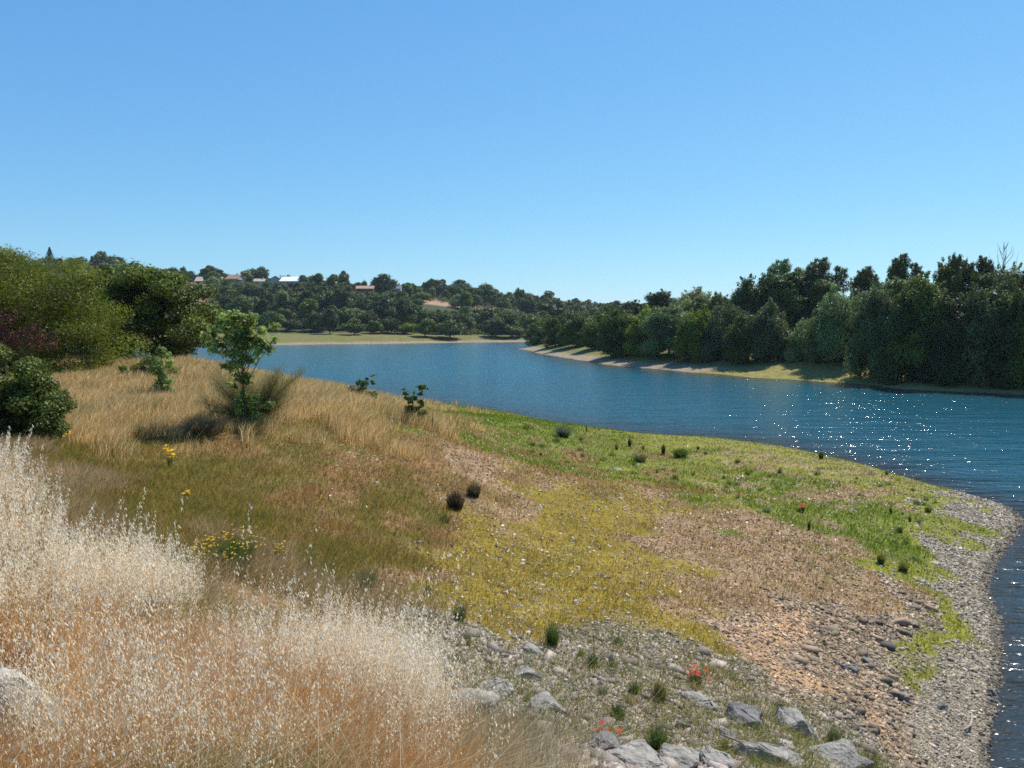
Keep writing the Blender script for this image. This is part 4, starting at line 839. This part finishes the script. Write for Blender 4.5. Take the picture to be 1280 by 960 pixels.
BL = [(536,845,78,52,8.4,'rock','large grey boulder with a dark hollow, beside the oats',-.05),(590,893,78,56,7.6,'rock','pale grey boulder below the large one, half buried in oats',.2),(680,888,62,26,7.9,'rock','flat pale boulder alone left of centre in the scree',.1),
 (757,940,46,32,7.1,'rock_dark','dark faced boulder below the pair of poppies',.2),(795,962,68,28,6.8,'rock','grey slab at the bottom edge left of the lush clump',.1),(852,962,56,32,6.9,'rock','grey boulder right of the lush clump at the bottom',.15),(896,962,54,34,6.9,'rock','rounded light boulder at the bottom edge',.1),
 (932,908,52,38,8.0,'rock_dark','dark angular boulder in the row above the bottom slabs',.3),(978,908,62,54,8.3,'rock','tall pale slab leaning to the right',.45),(962,956,84,30,7.2,'rock','long pale slab at the bottom between darker stones',.1),(1042,958,62,44,7.6,'rock','sloping grey slab low on the right',.35),
 (1075,960,40,30,7.8,'rock_dark','dark stone at the right end of the boulders',.2),(868,878,46,22,8.6,'rock','light flat stone under the poppy cluster',.1),(888,890,34,18,8.4,'rock','small light stone beside the flat one under the poppies',.1),(1012,925,42,36,8.2,'rock','grey stone wedged right of the leaning slab',.3),
 (908,922,28,18,7.9,'rock_dark','small dark stone left of the dark angular boulder',.1),(852,912,22,18,8.0,'rock_dark','small dark stone above the bottom boulders',.1),(664,852,38,20,8.8,'rock','small grey rock in the middle of the scree',.1),(664,818,30,16,9.6,'rock','small grey rock highest in the scree',.1),(612,868,54,20,8.1,'rock','thin grey slab right of the large boulder',.1),
 (985,942,26,26,7.7,'rock_tan','tan stone standing between the leaning slab and the long slab',.2),(898,916,20,22,8,'rock_tan','small tan stone in the boulder row',.1),(1062,838,22,14,11.8,'rock_dark','dark stone in the brown rubble, upper one',.1),(1088,832,20,14,11.9,'rock_dark','dark stone right of the upper one in the rubble',.1),
 (1122,872,22,16,11.2,'rock_dark','dark stone low in the rubble near the beach',.1),(1178,886,20,14,11.8,'rock_dark','dark stone at the top of the pebble beach',.1),(774,588,12,5,28,'rock_tan','pale stone far out on the flat, upper one',0),(766,585,8,4,28.5,'rock_dark','dark small stone beside the upper pale stone',0),(774,624,9,5,24,'rock_tan','pale stone on the flat, lower one',0),
 (1068,640,12,4,25,'rock_dark','dark flat stone on the point',0),(1242,868,14,10,13.8,'rock_dark','dark wet stone at the water edge of the beach',0),(1240,878,12,9,13.5,'rock_dark','second dark wet stone at the water edge',0),(640,740,10,7,13,'rock_tan','pale stone on the yellow moss',0),(648,758,9,6,12.5,'rock_tan','pale stone just below the one on the yellow moss',0)]
for i, (px, b, w, h, Y, m_, lab, tl) in enumerate(BL): boulder(px, b, w, h, Y, m_, lab, 100+i*3, tl)
boulder(0, 950, 150, 230, 3.3, 'rock_tan', 'large pale weathered rock at the left edge under the oats', 501, 0.1)
# driftwood on the beach
x, y, _ = at_z(1208, 888, 0.35); z = gz(x, y)
v, q = tube([(0,0,0),(.16,.12,.03),(.3,.3,.05),(.42,.5,.04)], [.02,.022,.017,.01], 7); o = link('driftwood', mesh_np('driftwood', v, Q=q, mats=[M['wood']], smoothed=True)); o.location = (x-.2, y-.3, z+.03); tag(o, 'bleached driftwood stick lying on the pebble beach', 'driftwood')

# ------------------------------------------------------------------ ground cover: stones, short grass, dry grass, oats
def sample(n, px0, px1, r0, r1, rs_, power=1.0):
    """points thinned out with distance like their size in view"""
    a = np.arctan((rs_.uniform(px0, px1, n)-640)/F); u = rs_.rand(n)
    inv = 1/r0 + (1/r1-1/r0)*u; r = 1/inv if power == 1 else r0*(r1/r0)**u
    return r*np.sin(a), r*np.cos(a)
def stones():
    r = np.random.RandomState(21); X, Y = sample(900000, 380, 1420, 5, 45, r, 0); Zs = height(X, Y)
    W = zone_w(X, Y, Zs); W2 = W**2; W2 /= W2.sum(1, keepdims=True); d = W2 @ STN; patch = 0.45+1.1*fbm(X/0.9, Y/0.9, 71, 3)
    keep = (r.rand(len(X)) < d*patch*0.62) & (Zs > -0.12)
    X, Y, Zs, W = X[keep], Y[keep], Zs[keep], W[keep]; n = len(X); dist = np.hypot(X, Y)
    s = np.exp(r.normal(size=n)*.5)*0.0125*np.clip(dist/11, .8, 2.6); s *= 1-.38*W[:, ZK.index('S')]; s = np.minimum(s, .05); bigk = r.rand(n) < (W[:, ZK.index('K')]*.035+W[:, ZK.index('R')]*.03); s[bigk] *= r.uniform(1.8, 3.6, bigk.sum())
    C8 = np.array([(-1,-1,-1),(1,-1,-1),(1,1,-1),(-1,1,-1),(-1,-1,1),(1,-1,1),(1,1,1),(-1,1,1)], float)
    B = C8[None]*np.array([1, .62, .30]) * (1 + .27*r.normal(size=(n, 8, 3))) ; B[:, 4:, :2] *= .8
    a = r.rand(n)*6.28; tl = r.normal(size=(n, 2))*.35; ca, sa = np.cos(a), np.sin(a)
    x = B[..., 0]*ca[:, None]-B[..., 1]*sa[:, None]; y = B[..., 0]*sa[:, None]+B[..., 1]*ca[:, None]; B[bigk] = np.clip(B[bigk], -1.25, 1.25); tl[bigk] *= .4; z = B[..., 2]+x*tl[:, :1]+y*tl[:, 1:]
    V = np.stack([X[:, None]+x*s[:, None], Y[:, None]+y*s[:, None], Zs[:, None]+(z+.15)*s[:, None]], -1).reshape(-1, 3)
    Fq = np.array([(0,3,2,1),(4,5,6,7),(0,1,5,4),(1,2,6,5),(2,3,7,6),(3,0,4,7)]); Q = (np.arange(n)[:, None, None]*8+Fq[None]).reshape(-1, 4)
    c = (W @ STC)*np.exp(r.normal(size=n)*.28)[:, None]*(1+.025*r.normal(size=(n, 3)))
    c[bigk] *= .72; dk = r.rand(n) < .14; c[dk] *= .45; wet = Zs < .05; c[wet] *= .5
    tag(link('pebbles', mesh_np('pebbles', V, Q=Q, mats=[M['stone']], col=np.repeat(np.clip(c, .02, .8), 8, 0))), kind='stuff', label='pebbles and slate chips on the shore and scree')
stones()
def grass(name, n, px0, px1, r0, r1, seed, sel, hmul=1.0, wpx=0.8, label='', lean=0.35, wmin=.0025, power=0):
    r = np.random.RandomState(seed); X, Y = sample(n, px0, px1, r0, r1, r, power); Zs = height(X, Y)
    W = zone_w(X, Y, Zs); keys = [ZK.index(k) for k in sel]
    Wc = W.copy(); mask = np.zeros(len(ZK)); mask[keys] = 1; Wc *= mask
    tot = Wc.sum(1); d = (Wc @ DENS)*(0.55+.9*fbm(X/.7, Y/.7, 81, 3))
    keep = (r.rand(len(X)) < d*(np.clip((tot-.22)/.4, 0, 1) if sel == 'D' else 1)) & (Zs > 0.03); X, Y, Zs, Wc = X[keep], Y[keep], Zs[keep], Wc[keep]; n = len(X)
    cum = np.cumsum(Wc/Wc.sum(1, keepdims=True), 1); k = (r.rand(n)[:, None] > cum).sum(1); k = np.minimum(k, len(ZK)-1); mix = (r.rand(n) < np.where(k == ZK.index('Y'), .32, .18)) & np.isin(k, [ZK.index(q) for q in 'YBPK']); k[mix] = np.array([ZK.index(q) for q in 'YBPGLBM'])[r.randint(7, size=mix.sum())]
    H = np.zeros(n); C_ = np.zeros((n, 3)); patch = fbm(X/1.5, Y/1.5, 91, 3); 
    for j in range(len(ZK)):
        m = k == j
        if not m.any(): continue
        h0, h1 = ZT[ZK[j]][2]; cols = vivid(ZT[ZK[j]][1]); H[m] = r.uniform(h0, h1, m.sum())*(.35+.65*Wc[m, j]/Wc[m].max(1))
        ci = np.clip((patch[m]*1.6-.3+r.normal(size=m.sum())*.28)*len(cols), 0, len(cols)-1).astype(int); C_[m] = cols[ci]
    H *= hmul*(.6+.8*fbm(X/.8, Y/.8, 95, 2)); C_ *= (.72+.56*r.rand(n))[:, None]
    dist = np.hypot(X, Y); wd = np.maximum(wmin, wpx*dist/F)*(.6+.8*r.rand(n))
    wind = np.array([.25, .05]); ln = (r.normal(size=(n, 2))*lean+wind)*H[:, None]
    V, Q, T, c = blades(np.stack([X, Y, Zs-.01], 1), H, wd, ln, r, C_, .4)
    print(name, n)
    tag(link(name, mesh_np(name, V, Q=Q, T=T, mats=[M['grass']], col=c)), kind='stuff', label=label)
grass('short_grass', 620000, -200, 1400, 6.5, 85, 31, 'BYGLPORSK', wpx=.75, label='short yellow, green and brown turf of the dry lake bed', lean=.6)
grass('meadow_grass', 480000, -250, 640, 7, 60, 32, 'MV', wpx=.5, label='mixed green and brown meadow grass', lean=.5)
grass('dry_grass', 480000, -250, 640, 12, 70, 33, 'D', wpx=.55, label='golden dry grass on the ridge', lean=.3)

# wild oats on the foreground slope
def in_poly(px, py, poly): return sdist(px, py, poly) > 0
OAT = [(-300,540),(0,600),(40,650),(80,730),(200,775),(300,805),(400,825),(480,860),(520,900),(540,980),(620,1500),(-900,1500),(-900,500)]
def oats():
    r = np.random.RandomState(51); N = 60000; X, Y = sample(N, -420, 640, 1.7, 17, r, 0); Zs = height(X, Y); px, py = project(X, Y, Zs)
    top_px, top_py = project(X, Y, Zs+.75)
    ok = in_poly(px, py, OAT) & ~((px < 80) & (py > 850) & (py < 1060))
    X, Y, Zs, px, py, top_py = X[ok], Y[ok], Zs[ok], px[ok], py[ok], top_py[ok]
    # orange leaf blades and stems
    n1 = 150000; i = r.randint(len(X), size=n1); jx = r.normal(size=(n1, 2))*.06; bx = X[i]+jx[:, 0]; by = Y[i]+jx[:, 1]; bz = height(bx, by); H = r.uniform(.22, .62, n1); ds = np.hypot(bx, by)
    patch = fbm(bx/.7, by/.7, 111, 3); near = np.clip((5.2-ds)/2.5, 0, 1)
    base = np.array([(0.62,0.31,0.095),(0.66,0.41,0.17),(0.76,0.62,0.38),(0.24,0.23,0.06),(0.48,0.24,0.09)])
    ci = np.where(patch > .64, 3, np.where(r.rand(n1) < .30+.35*near, 0, np.where(r.rand(n1) < .25, 4, np.where(r.rand(n1) < .5, 1, 2)))); c = base[ci]*(.7+.6*r.rand(n1))[:, None]
    ln = (r.normal(size=(n1, 2))*.32+np.array([.22, .0]))*H[:, None]
    V, Q, T, cc = blades(np.stack([bx, by, bz-.01], 1), H, np.maximum(.0022, .55*ds/F)*(.6+.8*r.rand(n1)), ln, r, c, .5)
    tag(link('straw', mesh_np('straw', V, Q=Q, T=T, mats=[M['grass']], col=cc)), kind='stuff', label='orange and tan straw under the wild oats')
    n3 = 5200; i = r.randint(len(X), size=n3); bx = X[i]+r.normal(size=n3)*.05; by = Y[i]+r.normal(size=n3)*.05; bz = height(bx, by); H = r.uniform(.35, .8, n3); ds = np.hypot(bx, by)
    V, Q, T, cc = blades(np.stack([bx, by, bz], 1), H, np.maximum(.003, .7*ds/F), (r.normal(size=(n3, 2))*.75+[.2, 0])*H[:, None], r, pick([(0.80,0.68,0.44),(0.72,0.55,0.30)], n3, r, .15), .7)
    tag(link('bent_stems', mesh_np('bent_stems', V, Q=Q, T=T, mats=[M['grass']], col=cc)), kind='stuff', label='pale bent stems tangled through the oats')
    # oat plants with hanging spikelets
    dens = fbm(X/1.1, Y/1.1, 121, 3); pk = np.clip(.25+4.0*(dens-.48), .03, 1)*np.clip((np.hypot(X, Y)-2.1)/3.0, .10, 1)
    sel = np.where(r.rand(len(X)) < pk)[0][:5900]; X, Y, Zs = X[sel], Y[sel], Zs[sel]; n = len(X); ds = np.hypot(X, Y)
    tall = 1+.28*(r.rand(n) < .10); H = r.uniform(.55, .98, n)*(.8+.4*fbm(X/2, Y/2, 131, 2))*tall; lean = r.normal(size=(n, 2))*.13+np.array([.10, .0]); lean *= H[:, None]
    wd = np.maximum(.0018, .4*ds/F)
    V, Q, T, cs = blades(np.stack([X, Y, Zs], 1), H, wd, lean, r, pick([(0.56,0.36,0.16),(0.62,0.46,0.26),(0.5,0.28,0.11)], n, r), .35)
    m = 42; k = np.repeat(np.arange(n), m); f = r.rand(n*m)**.8; tip = np.concatenate([lean, (H*(1-.04))[:, None]], 1)
    P0 = np.stack([X, Y, Zs], 1)[k] + tip[k]*(1-.34*f)[:, None]; a = r.rand(n*m)*6.28; side = (.008+.038*f)*r.uniform(.3, 1.1, n*m)
    P0 = P0 + np.stack([np.cos(a)*side+.02, np.sin(a)*side, -side*.5], 1)
    L = .012+.009*r.rand(n*m); L *= np.clip(ds[k]/5, 1, 1.6)*np.clip(ds[k]/4.2, .85, 1)*(.9+.25*(tall[k] > 1)); w = L*.15; dr = np.stack([r.normal(size=n*m)*.35+.15, r.normal(size=n*m)*.35, -1.3*np.ones(n*m)+.5*r.rand(n*m)], 1); dr /= np.linalg.norm(dr, axis=1, keepdims=True)
    t = np.cross(dr, r.normal(size=(n*m, 3))); t /= np.linalg.norm(t, axis=1, keepdims=True)
    V2 = np.stack([P0, P0+dr*(L*.4)[:, None]+t*w[:, None], P0+dr*L[:, None], P0+dr*(L*.4)[:, None]-t*w[:, None]], 1).reshape(-1, 3)
    c2 = np.repeat(pick([(0.93,0.82,0.60),(0.85,0.68,0.43),(0.95,0.87,0.70)], n*m, r, .12), 4, 0)
    Q2 = np.arange(len(V2)).reshape(-1, 4)+len(V)
    print('oats', n)
    tag(link('wild_oats', mesh_np('wild_oats', np.concatenate([V, V2]), Q=np.concatenate([Q, Q2]), T=T, mats=[M['grass']], col=np.concatenate([cs, c2]))), kind='stuff', label='pale wild oats with drooping spikelets on the foreground slope')
oats()
# pale dry grass with few heads at the rocks (foreground centre)
def centre_straw():
    r = np.random.RandomState(61); n = 30000; X, Y = sample(n, 380, 760, 3.2, 9, r, 0); Zs = height(X, Y); px, py = project(X, Y, Zs)
    w = np.clip((760-px)/160, 0, 1)*np.clip((py-880)/60, 0, 1) + np.clip((560-px)/80, 0, 1)*np.clip((py-830)/50, 0, 1)
    ok = r.rand(n) < w; X, Y, Zs = X[ok], Y[ok], Zs[ok]; n = len(X); H = r.uniform(.12, .42, n); ds = np.hypot(X, Y)
    V, Q, T, c = blades(np.stack([X, Y, Zs], 1), H, np.maximum(.002, .5*ds/F), (r.normal(size=(n, 2))*.35+[.15, 0])*H[:, None], r, pick([(0.55,0.48,0.33),(0.40,0.33,0.2),(0.16,0.18,0.06),(0.45,0.26,0.12)], n, r), .4)
    tag(link('mixed_grass', mesh_np('mixed_grass', V, Q=Q, T=T, mats=[M['grass']], col=c)), kind='stuff', label='thin mixed straw and green grass by the boulders')
centre_straw()
# ------------------------------------------------------------------ the air
bm = bmesh.new(); box(bm, -2700, 2700, -2700, 2700, -4.2, 95)
m, nt, out = nodes_of('air'); pv = nd(nt, 'ShaderNodeVolumePrincipled'); pv.inputs['Color'].default_value = (0.72, 0.86, 1.0, 1); pv.inputs['Density'].default_value = 0.00010; pv.inputs['Anisotropy'].default_value = 0.3
nt.links.new(pv.outputs[0], out.inputs['Volume']); tag(bm_obj('haze', bm, m), kind='stuff', label='thin summer haze')
print('far trees', far_n)
